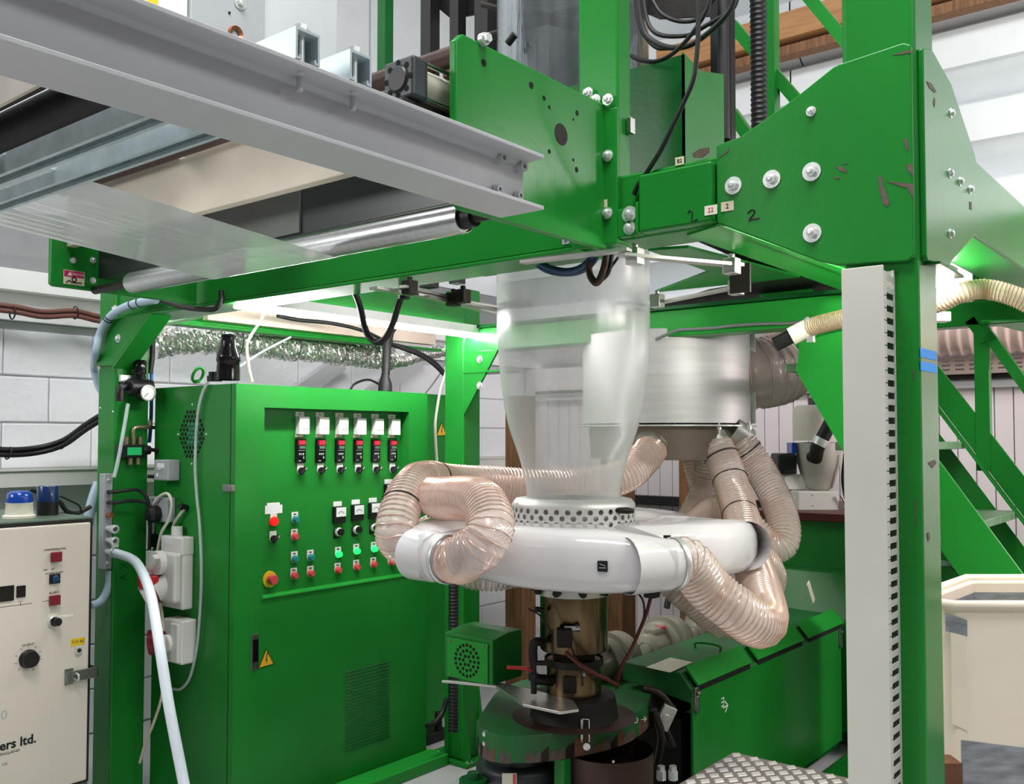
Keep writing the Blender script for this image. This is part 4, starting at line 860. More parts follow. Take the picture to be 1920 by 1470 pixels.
cable(pz([(292, 600), (305, 585), (330, 573), (360, 570)], x=2.12), .006, 'blue_tube', 'thin blue tube over the bright pipe end', 'tube')
q0, q1 = at(298, 604, x=2.12), at(372, 584, x=2.3)
tag(obj('bright_pipe', MB().cyl(q0, q1, .022, .03, n=16), M['foil']), 'short shiny foil-wrapped pipe end under the beam', 'pipe')
cf_ = at(287, 985, y=3.68)
tag(obj('hose_coupling', MB().lathe(cf_, [(.016, .07), (.016, .02), (.022, .02), (.022, .0), (.018, -.0), (.018, -.03), (.013, -.03), (.013, -.08), (.0001, -.085)], 16), M['steel']), 'steel hose coupling hanging beside the column', 'coupling')
q = at(296, 1013, y=3.66); tag(obj('solenoid', MB().box(q.x - .025, q.x + .025, q.y - .02, q.y + .02, q.z - .028, q.z + .028), M['black_gloss'], None, .004), 'small black solenoid beside the hose coupling', 'solenoid')
for px, py in ((263, 672), (255, 772 + 60), (256, 1183), (254, 1400)): inst('screw', SCREW_B, fr, at(px, py, y=3.6945), (0, -1, 0))
for px, py in ((188, 690), (188, 765), (212, 772)): inst('screw', SCREW, fr, at(px, py, x=1.9995), (-1, 0, 0))
text('lettering', 'K V', .05, fr, at(231, 1072, y=3.694), (0, 0, -1), (1, 0, 0), M['green_dark'])
# ================================================================== heater cabinet at the left edge
hq = at(173, 968, d=3.45); HY = hq.y; HX1 = hq.x; HZ = hq.z; HX0 = .55
ht = thing('heater_cabinet', ((HX0 + HX1) / 2, HY + .3, 0), 'grey-green heater cabinet with a cream instrument door', 'cabinet')
obj('shell', MB().box(HX0, HX1, HY, HY + .6, .25, HZ), M['greygreen'], ht, .004)
obj('foot', MB().box(HX1 - .1, HX1 - .02, HY + .02, HY + .1, 0, .25), M['dark_steel'], ht); obj('foot', MB().box(HX0 + .02, HX0 + .1, HY + .02, HY + .1, 0, .25), M['dark_steel'], ht)
DX1 = at(166, 990, y=HY).x; DZ1 = at(160, 979, y=HY).z; DZ0 = .275; DY = HY - .018
obj('gasket', MB().box(HX0 + .03, DX1 + .012, HY - .006, HY, DZ0 - .01, DZ1 + .012), M['black'], ht)
obj('door', MB().box(HX0 + .03, DX1, DY, HY - .006, DZ0, DZ1), M['beige_door'], ht, .006, seg=3)
def hp(px, py): return at(px, py, y=DY)
def hb(px, py, w_, h_, d, name, m, **k):
    q = hp(px, py); return obj(name, MB().box(q.x - w_ / 2, q.x + w_ / 2, DY - d, DY, q.z - h_ / 2, q.z + h_ / 2), M[m], ht, .002, **k)
def ht_t(px, py, s, size, **k): return text('lettering', s, size, ht, hp(px, py) + V((0, -.0005, 0)), (1, 0, 0), (0, 0, 1), M['ink'], **k)
hb(104, 1044, .036, .034, .014, 'alarm_button', 'red_dark'); hb(101, 1125, .036, .034, .014, 'alarm_button', 'red_dark')
hb(102, 1085, .038, .034, .006, 'rocker_base', 'black'); q = hp(102, 1085); obj('blue_button', MB().lathe((q.x, DY - .006, q.z), [(.013, 0), (.013, -.006), (.009, -.009), (.0001, -.007)], 20, (0, 1, 0)), M['blue_hose'], ht)
hb(11, 1113, .052, .052, .004, 'display_window', 'black_gloss'); hb(39, 1109, .031, .040, .004, 'display_window', 'black_gloss')
ht_t(103, 1030, 'OVERTEMPERATURE', .0095, sx=.9); ht_t(92, 1068, 'OFF      SET', .008); ht_t(102, 1074, 'AUDIBLE ALARM', .0085); ht_t(101, 1111, 'ALARM', .011); ht_t(38, 1127, 'x10 C', .007)
obj('printed_line', MB().box(hp(0, 1138).x - .2, hp(60, 1132).x, DY - .0003, DY, hp(30, 1135).z - .0008, hp(30, 1135).z + .0008).box(hp(38, 1128).x, hp(39, 1128).x, DY - .0003, DY, hp(38, 1136).z, hp(38, 1129).z).box(hp(79, 1127).x, hp(92, 1127).x, DY - .0003, DY, hp(85, 1127).z - .0007, hp(85, 1127).z + .0007), M['ink'], ht)
q = hp(100, 1165); kn = obj('key_switch', MB().lathe((q.x, DY, q.z), [(.021, 0), (.021, -.006), (.017, -.010)], 22, (0, 1, 0)), M['zinc'], ht); obj('knob', MB().lathe((q.x + .004, DY - .006, q.z), [(.015, 0), (.014, -.022), (.0001, -.022)], 16, (0, 1, 0)), M['black'], kn)
hb(99, 1153, .034, .010, .001, 'label_tape', 'cream_light'); hb(123, 1155, .056, .009, .001, 'label_tape', 'cream_light')
q = hp(53, 1235); dk = obj('output_dial', MB().lathe((q.x, DY, q.z), [(.032, 0), (.032, -.004), (.029, -.006), (.027, -.026), (.0001, -.026)], 28, (0, 1, 0)), M['black'], ht)
ht_t(53, 1209, 'OUTPUT', .0105); mb = MB()
for k in range(9):
    t = math.radians(225 - k * 33.75); c, s = math.cos(t), math.sin(t); mb.bar((q.x + .038 * c, DY - .0003, q.z + .038 * s), (q.x + .047 * c, DY - .0003, q.z + .047 * s), .0014, .0006, (0, 1, 0))
obj('scale_marks', mb, M['ink'], ht); ht_t(62, 1255, '10', .009); ht_t(75, 1231, '8', .008)
hb(146, 1203, .052, .026, .001, 'voltage_label', 'yellow', label='yellow 415V AC label'); q = hp(146, 1203); text('lettering', '415V AC', .0155, ht, q + V((0, -.0015, 0)), (1, 0, 0), (.06, 0, 1), M['ink'], sx=.8)
hb(147, 1219, .024, .027, .006, 'lock_plate', 'zinc'); q = hp(147, 1219); obj('lock_barrel', MB().cyl((q.x, DY - .006, q.z), (q.x, DY - .008, q.z), .007, n=14), M['dark_steel'], ht)
a, b = hp(120, 1285), hp(181, 1250)
hs_ = obj('hasp', MB().box(a.x, a.x + .03, DY - .006, DY, a.z, a.z + .056).box(a.x + .004, b.x, DY - .012, DY - .006, a.z + .008, a.z + .046).box(b.x - .004, b.x, DY - .012, HY + .03, a.z + .008, a.z + .046), M['steel'], ht, .001)
q = hp(140, 1268); obj('staple', MB().tube(spline([(q.x, DY - .012, q.z - .012), (q.x, DY - .028, q.z - .008), (q.x, DY - .028, q.z + .008), (q.x, DY - .012, q.z + .012)]), .0035, 8), M['zinc'], hs_)
text('lettering', 'heaters ltd.', .043, ht, hp(68, 1384) + V((0, -.0005, 0)), (1, 0, 0), (0, 0, 1), M['ink'], align='RIGHT', bold=.0012)
ht_t(18, 1411, 'ENGLAND', .0125, sx=1.15); ht_t(9, 1433, 'U.K', .011)
text('lettering', '70', .045, ht, hp(14, 1340) + V((0, -.0005, 0)), (1, 0, 0), (.0, 0, 1), M['plastic_grey'], align='RIGHT')
# beacons standing on it
q = at(36, 970, z=HZ + .001); q.y = max(q.y, HY + .05)
bc = thing('warning_beacon', V((q.x, q.y, HZ)), 'squat warning beacon with a blue dome and dirty white base', 'beacon')
c = V((q.x, q.y, HZ)); s_ = 1.0
obj('base', MB().lathe(c, [(.0001, 0), (.055, 0), (.055, .008), (.047, .012), (.044, .05), (.046, .054), (.0001, .055)], 28), M['cream_light'], bc); obj('dome', MB().lathe(c, [(.043, .053), (.0435, .07), (.040, .086), (.030, .095), (.0001, .097)], 28), M['blue'], bc)
q = at(89, 965, z=HZ + .001); q.y = max(q.y, HY + .05); c = V((q.x, q.y, HZ))
bc = thing('signal_lamp', c, 'tall navy cylindrical signal lamp on the grey-green cabinet', 'lamp'); obj('base', MB().cyl(c, c + V((0, 0, .05)), .037, n=28), M['black'], bc); obj('lens', MB().lathe(c, [(.038, .05), (.038, .105), (.036, .108), (.0001, .108)], 28), M['navy'], bc)
cable(pz([(50, 925), (60, 918), (75, 925), (110, 940), (125, 958), (145, 962), (170, 950)], y=HY + .3), .009, 'rubber', 'black cable lying behind the beacons on the heater cabinet')
cable(pz([(112, 930), (130, 938), (148, 948), (153, 962)], y=HY + .25), .004, 'rubber', 'thin black wire behind the navy signal lamp', 'wire')
cable(pz([(185, 905), (176, 930), (168, 960), (165, 985)], y=3.85), .022, 'hose_blue_grey', 'pale hose dropping behind the grey-green cabinet', 'hose', name='air_hose')
# ================================================================== lamp tube, foil duct and cables under the left beams
lt = thing('tube_lamp', (2.7, 2.86, 1.96), 'glowing white tube lamp under the left cross beam', 'lamp')
a, b = at(455, 566, y=2.87), at(934, 620, y=2.87)
obj('housing', MB().box(2.16, b.x + .1, 2.85, 2.895, 1.983, 2.019), M['white'], lt); obj('tube', MB().box(2.0, b.x + .1, 2.855, 2.89, 1.962, 1.982), M['led'], lt, .006)
q0, q1 = at(390, 588, y=3.6), at(817, 644, y=3.6); z0_, z1_ = at(600, 623, y=3.6).z, at(600, 599, y=3.6).z
tag(obj('cable_trunking', MB().box(q0.x, q1.x, 3.6, 3.64, z0_, z1_), M['trunk_pink'], None, .002), 'beige cable trunking along the far left beam above the foil duct', 'trunking')
pth = spline([at(285, 650, y=3.95), at(330, 640, y=3.93), at(420, 640, y=3.9), at(520, 650, y=3.85), at(600, 657, y=3.85), at(680, 668, y=3.85), at(730, 672, y=3.86)], .006)
mb = MB(); rr = []; 
for i, p in enumerate(pth): rr.append(.058 + .006 * math.sin(i * 1.35) + random.uniform(-.005, .005))
mb.tube(pth, rr, 30)
mb.v = [p + V((random.uniform(-.004, .004), random.uniform(-.004, .004), random.uniform(-.0045, .0045))) for p in mb.v]; mb.sm = [False] * len(mb.sm)
fd = tag(obj('foil_duct', mb, M['foil']), 'crinkled silver foil duct hanging under the left beam', 'duct')
for i in (70, 120, 170, 240):
    if i < len(pth) - 1: obj('tie_wire', MB().lathe(pth[i], [(.068, -.002), (.07, 0), (.068, .002)], 24, pth[i + 1] - pth[i]), M['black'], fd)
pth = spline([at(722, 672, y=3.87), at(750, 676, y=3.92), at(780, 668, y=4.0), at(840, 655, y=4.1)], .006); mb = MB().tube(pth, [.036 + .004 * math.sin(i * 1.4) for i in range(len(pth))], 20)
mb.v = [p + V((random.uniform(-.003, .003), 0, random.uniform(-.003, .003))) for p in mb.v]; mb.sm = [False] * len(mb.sm)
tag(obj('foil_duct', mb, M['foil']), 'short narrower silver foil duct beyond the long one', 'duct')
cable(pz([(650, 540), (664, 548), (675, 575), (683, 610), (692, 632), (707, 642), (722, 634), (736, 608), (746, 575), (756, 548)], x=2.2), .011, 'rubber', 'black cable hanging in a U under the front beam')
q = at(758, 548, x=2.2); tag(obj('cable_connector', MB().cyl(q + V((0, 0, -.022)), q + V((0, 0, .012)), .019, n=8), M['rubber']), 'black plug at the right end of the U-shaped cable', 'connector')
cable(pz([(520, 592), (560, 600), (620, 606), (680, 620), (740, 648), (790, 668), (820, 690), (840, 715), (846, 740)], y=3.35), .009, 'rubber', 'black cable running under the beams down to the narrow cabinet', group='black cables into the narrow cabinet')
cable(pz([(700, 640), (760, 652), (805, 672), (832, 698), (850, 722), (856, 740)], y=3.4), .011, 'rubber', 'second black cable into the narrow cabinet, right of the first', group='black cables into the narrow cabinet')
cable(pz([(868, 645), (850, 665), (846, 700), (858, 738)], y=3.42), .009, 'rubber', 'black cable dropping beside the corner post to the narrow cabinet')
for px, py, lb in ((851, 708, 'left'), (857, 706, 'right')): 
    q = at(px, py, y=3.34); tag(obj('cable_marker', MB().cyl(q + V((-.006, 0, .015)), q + V((.006, 0, -.015)), .014, n=12), M['paper']), lb + ' of two paper markers on the cables above the narrow cabinet', 'marker', 'paper cable markers')
cable(pz([(851, 630), (846, 650), (838, 690), (826, 730), (819, 770), (816, 800), (818, 850), (822, 895)], y=3.3), .007, 'white_cable', 'long white cable hanging in front of the narrow cabinet')
cable(pz([(845, 640), (830, 690), (815, 715), (796, 740)], y=3.45), .004, 'grey_cable', 'thin grey wire slanting down to the cabinet roof', 'wire')
cable(pz([(497, 580), (488, 602), (470, 630), (463, 650), (467, 690), (473, 716)], y=3.25), .006, 'cream', 'cream cable from the tube lamp down to the cabinet roof')
cable(pz([(545, 632), (500, 655), (470, 673), (445, 690)], y=3.4), .005, 'clear_tube', 'clear tube slanting from the foil duct to the black boot', 'tube')
cable(pz([(655, 735), (665, 720), (690, 712), (712, 722), (716, 735)], y=3.5), .006, 'rubber', 'thin black cable arch on the cabinet roof')
cable(pz([(838, 640), (862, 632), (880, 630)], y=3.3), .005, 'blue_tube', 'thin blue cable at the end of the left beam')
for (a_, b_, lab) in (((548, 745), (640, 680), 'pale slanting roof strut behind the cabinet, left'), ((690, 745), (790, 672), 'pale slanting roof strut behind the cabinet, right')):
    p, q = at(*a_, y=4.665), at(*b_, y=4.665); tag(obj('slanted_strut', MB().bar(p, q, .10, .04, (0, 1, 0)), M['grey_paint']), lab, 'strut')
# ================================================================== die, cooling ring, film bubble
DX, DY_ = 2.6, 1.827
D = V((DX, DY_, 0))
bub = []
for z, r in ((1.30, .155), (1.34, .158), (1.40, .172), (1.46, .190), (1.54, .217), (1.62, .233), (1.72, .246), (1.80, .252), (1.88, .256), (2.0, .257), (2.3, .257), (2.7, .257), (3.4, .257)): bub.append(V((r, 0, z)))
bs = spline(bub, .02)
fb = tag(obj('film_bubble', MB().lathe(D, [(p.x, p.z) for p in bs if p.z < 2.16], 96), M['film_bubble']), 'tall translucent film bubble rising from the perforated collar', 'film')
obj('upper_film', MB().lathe(D, [(p.x, p.z) for p in bs if p.z > 2.13], 96), M['film_reflect'], fb, label='upper film with dark reflections painted in')
co = thing('perforated_collar', V((DX, DY_, 1.2)), 'round metal collar with rows of holes at the foot of the film bubble', 'collar')
R0 = .205; npx = 36; mb = MB(); cells = []
zr = [1.266 - .0195 * k for k in range(5)]
for k, z in enumerate(zr):
    for i in range(npx): cells.append(((i + (.5 if k % 2 else 0)) * 2 * PI / npx, z))
def cyl_map(R): return lambda u, v: V((DX + R * math.cos(u), DY_ + R * math.sin(u), v))
hw = PI / npx
for (u, v) in cells:
    n = 12; o = []; h = []; 
    for i in range(n):
        t = 2 * PI * (i + .5) / n; cx, sy = math.cos(t), math.sin(t); m = max(abs(cx), abs(sy)); o.append((u + hw * cx / m, v + .00975 * sy / m)); h.append((u + .0088 / R0 * cx, v + .0084 * sy))
    f1, f2 = cyl_map(R0), cyl_map(R0 - .004)
    vs = [f1(*q) for q in o] + [f1(*q) for q in h] + [f2(*q) for q in h]
    mb.add(vs, [(i, (i + 1) % n, n + (i + 1) % n, n + i) for i in range(n)] + [(n + i, n + (i + 1) % n, 2 * n + (i + 1) % n, 2 * n + i) for i in range(n)])
obj('perforated_wall', mb, M['steel_brush'], co)
obj('rim', MB().lathe(D, [(R0, 1.2757), (R0, 1.283), (.193, 1.298), (.165, 1.304), (.158, 1.30), (.158, 1.275)], 64), M['steel_brush'], co)
obj('inner_wall', MB().lathe(D, [(.182, 1.17), (.182, 1.283)], 48), M['steel_brush'], co)
q = at(1150, 957, d=3.0); inst('bolt', BOLT_S, co, at(970, 947, d=3.05), (-1, .2, 0), scale=.7)
obj('handle', MB().tube([q + V((-.02, .03, .004)), q, q + V((.012, -.012, 0)), q + V((.03, -.034, -.001)), q + V((.042, -.05, -.002))], [.004, .005, .009, .011, .007], 10), M['dark_steel'], co)

ar = thing('air_ring', V((DX, DY_, 1.06)), 'large white moulded air ring with tangential inlets round the die', 'air ring')
Z0, Z1 = 1.066, 1.236; NH = 5; A0 = math.radians(242); ring = []
for h in range(NH):
    for k in range(15):
        t = k / 14; th = A0 - (1 - t) * 2 * PI / NH
        r = .43 + .20 * t ** 1.15
        s_ = max(0, (t - .72) / .28); ring.append((th, r, Z0 + .012 * s_, Z1 - .018 * s_ * s_))
    A0 += 2 * PI / NH
mb = MB(); vs = []; nr = len(ring); prof_n = 11
for th, r, za, zb in ring:
    c, s = math.cos(th), math.sin(th); b_ = .045
    P_ = [(.20, za + .01), (r - .12, za), (r - b_, za), (r - b_ * .3, za + b_ * .3), (r, za + b_), (r + .002, (za + zb) / 2), (r, zb - b_), (r - b_ * .3, zb - b_ * .3), (r - b_, zb), (.30, zb + .004), (.285, zb - .006), (.24, zb - .018), (.208, zb - .02)]
    prof_n = len(P_)
    vs += [D + V((rr * c, rr * s, z)) for rr, z in P_]
fs = [(i * prof_n + j, ((i + 1) % nr) * prof_n + j, ((i + 1) % nr) * prof_n + j + 1, i * prof_n + j + 1) for i in range(nr) for j in range(prof_n - 1)]
obj('ring_body', mb.add(vs, fs, True), M['fibreglass'], ar)
mouth = []
for h in range(NH):
    th = math.radians(242 + 72 * h); c = D + V((.555 * math.cos(th), .555 * math.sin(th), 1.148)); t = V((-math.sin(th), math.cos(th), 0)); mouth.append((c, t))
    obj('inlet', MB().lathe(c, [(.079, -.12), (.076, -.03), (.070, .02), (.069, .05)], 28, t), M['fibreglass'], ar)
    obj('hose_clamp', MB().lathe(c, [(.072, .03), (.0745, .032), (.0745, .046), (.072, .048)], 28, t), M['zinc'], ar)
for px, py in ((1133, 1047), (777, 1022)):
    d_ = 2.7 if px > 900 else 3.0
    # label pads on the outer skin
    th = math.radians(226 if px > 900 else 152)
    best = None
    for k in range(360):
        th = 2 * PI * k / 360
        u = ((th - math.radians(242)) / (2 * PI / NH)) % 1.0; r = .43 + .20 * u ** 1.15 + .003; p = D + V((r * math.cos(th), r * math.sin(th), 1.15)); v = p - C0; X = CX + F * v.dot(RT) / v.dot(FW)
        if (p - D).dot(FH) < .12 and (best is None or abs(X - px) < best[0]): best = (abs(X - px), p, th)
    p, th = best[1], best[2]; n = V((math.cos(th - .25), math.sin(th - .25), 0)); t = V((-n.y, n.x, 0)); p = p + n * .001
    lo = obj('warning_pad', MB().obox(p, t * .014, V((0, 0, .015)), n * .003), M['black'], ar, .002)
    obj('pad_mark', MB().obox(p + n * .0033 + V((0, 0, .004)), t * .008 + V((0, 0, -.003)), V((0, 0, .001)), n * .0004).obox(p + n * .0033 + V((0, 0, -.004)), t * .009, V((0, 0, .001)), n * .0004), M['plastic_grey'], lo)
q = at(1251, 1014, d=2.72); obj('tape_flag', MB().obox(q, RT * .011, V((0, 0, .016)), FH * .0008), M['dark_steel'], ar)
# ribbed clear hoses
def hose(pts, r, lab, pitch=.0145, m='pvc', coil='pvc_coil', ties=(), group='ribbed clear air hoses', name='air_hose', start_clamp=False, amp=.0022, cw=.0020):
    c = spline(pts, None, 14); L = sum((c[i + 1] - c[i]).length for i in range(len(c) - 1))
    path = spline(pts, pitch / 4, 14); n = len(path)
    t = thing(name, path[0], lab, 'hose', group)
    mb = MB().tube(path, [r + amp * (1, .2, -1, .2)[i % 4] for i in range(n)], 20, caps=False); obj('wall', mb, M[m], t)
    # helix of wire, carried by a frame moved along the path
    a = (path[1] - path[0]).orthogonal().normalized(); hp_ = []; per = 12; tot = int(L / pitch * per)
    fr_ = []
    for k in range(n):
        tg = (path[min(k + 1, n - 1)] - path[max(k - 1, 0)]).normalized(); a = (a - tg * a.dot(tg)).normalized(); fr_.append((path[k], a.copy(), tg.cross(a)))
    for k in range(tot + 1):
        f = k / tot * (n - 1); i = min(int(f), n - 2); w_ = f - i; p = fr_[i][0].lerp(fr_[i + 1][0], w_); u = fr_[i][1]; v = fr_[i][2]; g = 2 * PI * k / per
        hp_.append(p + (u * math.cos(g) + v * math.sin(g)) * (r + amp + .0003))
    obj('coil', MB().tube(hp_, cw, 4), M[coil], t)
    for f in ties:
        i = int(f * (n - 2)); obj('cable_tie', MB().lathe(path[i], [(r + .003, -.003), (r + .0055, 0), (r + .003, .003)], 24, path[i + 1] - path[i - 1]), M['black'], t)
    return t
def hz_(l): return [at(px, py, d=d) for px, py, d in l]
def mp(i, s): return mouth[i][0] + mouth[i][1] * s
hose(hz_([(1222, 842, 3.8), (1205, 862, 3.7), (1165, 895, 3.6), (1075, 912, 3.55), (1000, 912, 3.5), (930, 908, 3.45), (850, 906, 3.35), (795, 900, 3.22), (768, 920, 3.1), (748, 965, 3.0), (742, 1005, 2.98), (765, 1022, 3.1)]) + [mp(3, .10), mp(3, .03)], .063, 'long ribbed clear hose passing behind the bubble to the far left inlet', ties=(.55, .7))
hose(hz_([(1000, 925, 3.62), (920, 925, 3.5), (850, 925, 3.34), (815, 930, 3.16), (830, 934, 2.98), (868, 934, 2.84), (905, 944, 2.70), (920, 985, 2.60), (905, 1020, 2.58), (876, 1040, 2.62)]) + [mp(4, .10), mp(4, .03)], .064, 'ribbed clear hose curling down onto the left front inlet')
hose([mp(0, .02), mp(0, .08)] + hz_([(1330, 1105, 2.70), (1378, 1143, 2.70), (1418, 1170, 2.76), (1435, 1160, 2.9), (1428, 1115, 3.08), (1412, 1060, 3.3), (1395, 990, 3.5), (1378, 930, 3.68), (1362, 880, 3.78), (1343, 835, 3.84)]), .066, 'ribbed clear hose in a low U bend from the front inlet', ties=(.77, .9, .97))
hose(hz_([(1388, 828, 3.86), (1420, 872, 3.84), (1452, 930, 3.75), (1470, 985, 3.66), (1466, 1020, 3.62), (1440, 1022, 3.62), (1400, 985, 3.66), (1355, 955, 3.8), (1300, 985, 3.95)]), .060, 'ribbed clear hose in a steep U bend on the right of the air ring', ties=(.05,))
hose([mp(1, .02), mp(1, .07)] + hz_([(1432, 1062, 3.4), (1436, 1105, 3.46), (1405, 1150, 3.42), (1355, 1160, 3.36), (1300, 1120, 3.3), (1252, 1082, 3.3), (1215, 1060, 3.35)]), .062, 'ribbed clear hose hanging behind the low U bend', ties=(.12,))
hose(hz_([(845, 1030, 3.4), (872, 1068, 3.36), (915, 1078, 3.34), (960, 1072, 3.36), (1010, 1050, 3.4)]), .055, 'short ribbed clear hose peeping out under the left of the air ring')
hose(hz_([(1330, 862, 4.1), (1325, 910, 4.12), (1300, 965, 4.1), (1280, 1010, 4.05)]), .060, 'ribbed clear hose slanting down behind the air ring, left of the tied hose')
hose(hz_([(1300, 848, 4.3), (1312, 900, 4.3), (1330, 960, 4.25), (1345, 1000, 4.2)]), .055, 'ribbed clear hose farthest back under the steel drum')
# steel drum that feeds the hoses
dm = thing('air_drum', V((3.61, 2.045, 1.41)), 'round galvanised steel air drum hung behind the bubble', 'drum')
DD = V((3.61, 2.045, 0))
obj('drum', MB().lathe(DD, [(.0001, 1.937), (.352, 1.937), (.36, 1.934), (.36, 1.56)], 64), M['steel_brush'], dm)
obj('rim', MB().lathe(DD, [(.36, 1.553), (.378, 1.553), (.378, 1.547), (.33, 1.547)], 64), M['zinc'], dm)
obj('lower_drum', MB().lathe(DD, [(.335, 1.547), (.325, 1.415), (.332, 1.411), (.0001, 1.411)], 64), M['steel_grimy'], dm)
obj('seam', MB().box(DD.x + .1, DD.x + .104, DD.y - .365, DD.y - .345, 1.56, 1.936), M['zinc'], dm)
for px in (1265, 1348, 1405):
    q = at(px, 800, d=3.78); obj('rim_bolt', MB().cyl(q + V((0, 0, -.025)), q + V((0, 0, .02)), .005, n=8).cyl(q + V((0, 0, -.012)), q + V((0, 0, .004)), .009, n=6), M['zinc'], dm)
for px, py in ((1271, 630), (1369, 626)):
    q = at(px, py, d=3.85); obj('clip', MB().box(q.x - .03, q.x + .03, q.y - .006, q.y + .006, q.z - .02, q.z + .006).box(q.x - .012, q.x + .012, q.y - .006, q.y + .006, q.z + .006, q.z + .045), M['zinc'], dm)
for (px, py, d_, tx) in ((1222, 838, 3.80, (-.6, -.5, -.6)), (1343, 826, 3.86, (.1, -.6, -.9)), (1386, 822, 3.88, (.7, -.5, -.6))):
    q = at(px, py, d=d_); obj('spigot', MB().lathe(q, [(.066, -.06), (.066, .03), (.062, .03)], 24, tx), M['steel_sheet'], dm)
cable(pz([(1230, 636), (1268, 620), (1285, 618), (1340, 615), (1370, 611), (1430, 607), (1480, 606), (1540, 600)], x=3.28), .006, 'grey_cable', 'thin grey cable along the bottom of the back beam')
hose(hz_([(1385, 702, 4.1), (1425, 700, 4.08), (1462, 690, 4.15), (1490, 660, 4.35), (1505, 620, 4.6), (1512, 570, 4.9)]), .152, 'fat smoky ribbed duct bending away from the steel drum', pitch=.03, m='pvc_smoke', coil='duct_pink', group=None, name='flexible_duct', amp=.004, cw=.003)
# conveying hose
cream = hz_([(1515, 614, 2.95), (1550, 605, 2.9), (1610, 592, 2.8), (1690, 580, 2.7), (1757, 568, 2.6), (1800, 550, 2.56), (1845, 542, 2.55), (1885, 550, 2.52), (1925, 566, 2.5), (1980, 600, 2.5)])
cv = hose(cream, .026, 'cream ribbed conveying hose running under the right beam', pitch=.0085, m='cream', coil='hose_wire', group=None, name='conveying_hose', amp=.001, cw=.0016)
a, b, c = at(1520, 612, d=2.95), at(1483, 631, d=2.97), at(1453, 646, d=2.99)
obj('sleeve', MB().cyl(a, b, .0285, n=20), M['cream_light'], cv); obj('hose_clip', MB().lathe(a, [(.031, -.008), (.033, 0), (.031, .008)], 20, a - b).box(a.x - .01, a.x + .01, a.y - .01, a.y + .01, a.z - .05, a.z - .03), M['zinc'], cv); obj('tube_end', MB().cyl(b, c, .023, n=18), M['black'], cv)
# ------------------------------------------------------------------ die body and its stand
die = thing('extrusion_die', V((DX, DY_, .58)), 'brown-stained steel die body under the white air ring', 'die')
obj('flange', MB().lathe(D, [(.1, 1.056), (.205, 1.056), (.21, 1.045), (.2, 1.02), (.135, 1.012)], 40), M['dark_steel'], die)
obj('clamp_ring', MB().lathe(D, [(.12, 1.03), (.126, 1.03), (.126, .985), (.112, .98)], 40), M['steel_sheet'], die)
DBOLT = me_of('bolt', MB().cyl((0, 0, 0), (0, 0, .016), .0125, n=12), M['dark_steel'])
for k in range(10):
    t = 2 * PI * k / 10 + .2; q = D + V((.126 * math.cos(t), .126 * math.sin(t), 1.002)); inst('bolt', DBOLT, die, q, (math.cos(t), math.sin(t), 0))
obj('heater_band', MB().lathe(D, [(.112, .985), (.112, .805), (.108, .80), (.04, .80)], 48), M['stainless'], die)
obj('neck', MB().cyl(D + V((0, 0, .74)), D + V((0, 0, .80)), .07, n=28), M['matt_black'], die)
obj('heater_band', MB().lathe(D, [(.05, .775), (.088, .77), (.09, .755), (.09, .655), (.05, .65)], 44), M['stainless'], die)
obj('collar', MB().lathe(D, [(.094, .775), (.098, .775), (.098, .752), (.091, .752)], 44), M['matt_black'], die)
obj('base_ring', MB().lathe(D, [(.09, .66), (.135, .655), (.14, .63), (.145, .585), (.15, .58)], 40), M['matt_black'], die)
for px, py, d_, s_ in ((1058, 1195, 3.02, 1.0), (1068, 1282, 3.06, .9)):
    q = at(px, py, d=d_); o = obj('terminal_box', MB().obox(q, RT * .024 * s_, V((0, 0, .03 * s_)), FH * .02), M['matt_black'], die, .004)
    obj('clamp_bolt', MB().cyl(q + RT * .035 + V((0, 0, .03)), q + RT * .05 + V((0, 0, .03)), .012, n=8).bar(q + V((0, 0, .03)), q + RT * .04 + V((0, 0, .03)), .012, .012), M['steel'], die)
obj('strap', MB().obox(at(1068, 1215, d=3.02), RT * .006, V((0, 0, .03)), FH * .002), M['copper'], die)
obj('pipe_elbow', MB().tube(spline([at(1020, 1205, d=3.08), at(1006, 1203, d=3.06), at(1000, 1212, d=3.06), at(1000, 1240, d=3.06)]), .014, 10), M['matt_black'], die)
obj('pipe', MB().cyl(at(1000, 1235, d=3.06), at(1001, 1300, d=3.06), .010, n=12).cyl(at(1000, 1262, d=3.06), at(1000, 1275, d=3.06), .016, n=8).cyl(at(1001, 1243, d=3.06), at(1026, 1243, d=3.06), .008, n=10), M['dark_steel'], die)
obj('valve_lever', MB().bar(at(950, 1251, d=3.05), at(990, 1253, d=3.05), .018, .008).bar(at(990, 1253, d=3.05), at(1003, 1262, d=3.06), .012, .006), M['red'], die, .002, label='red valve lever')
obj('inlet_pipe', MB().cyl(at(1000, 1273, d=3.06), at(1055, 1278, d=3.12), .018, n=14), M['dark_steel'], die)
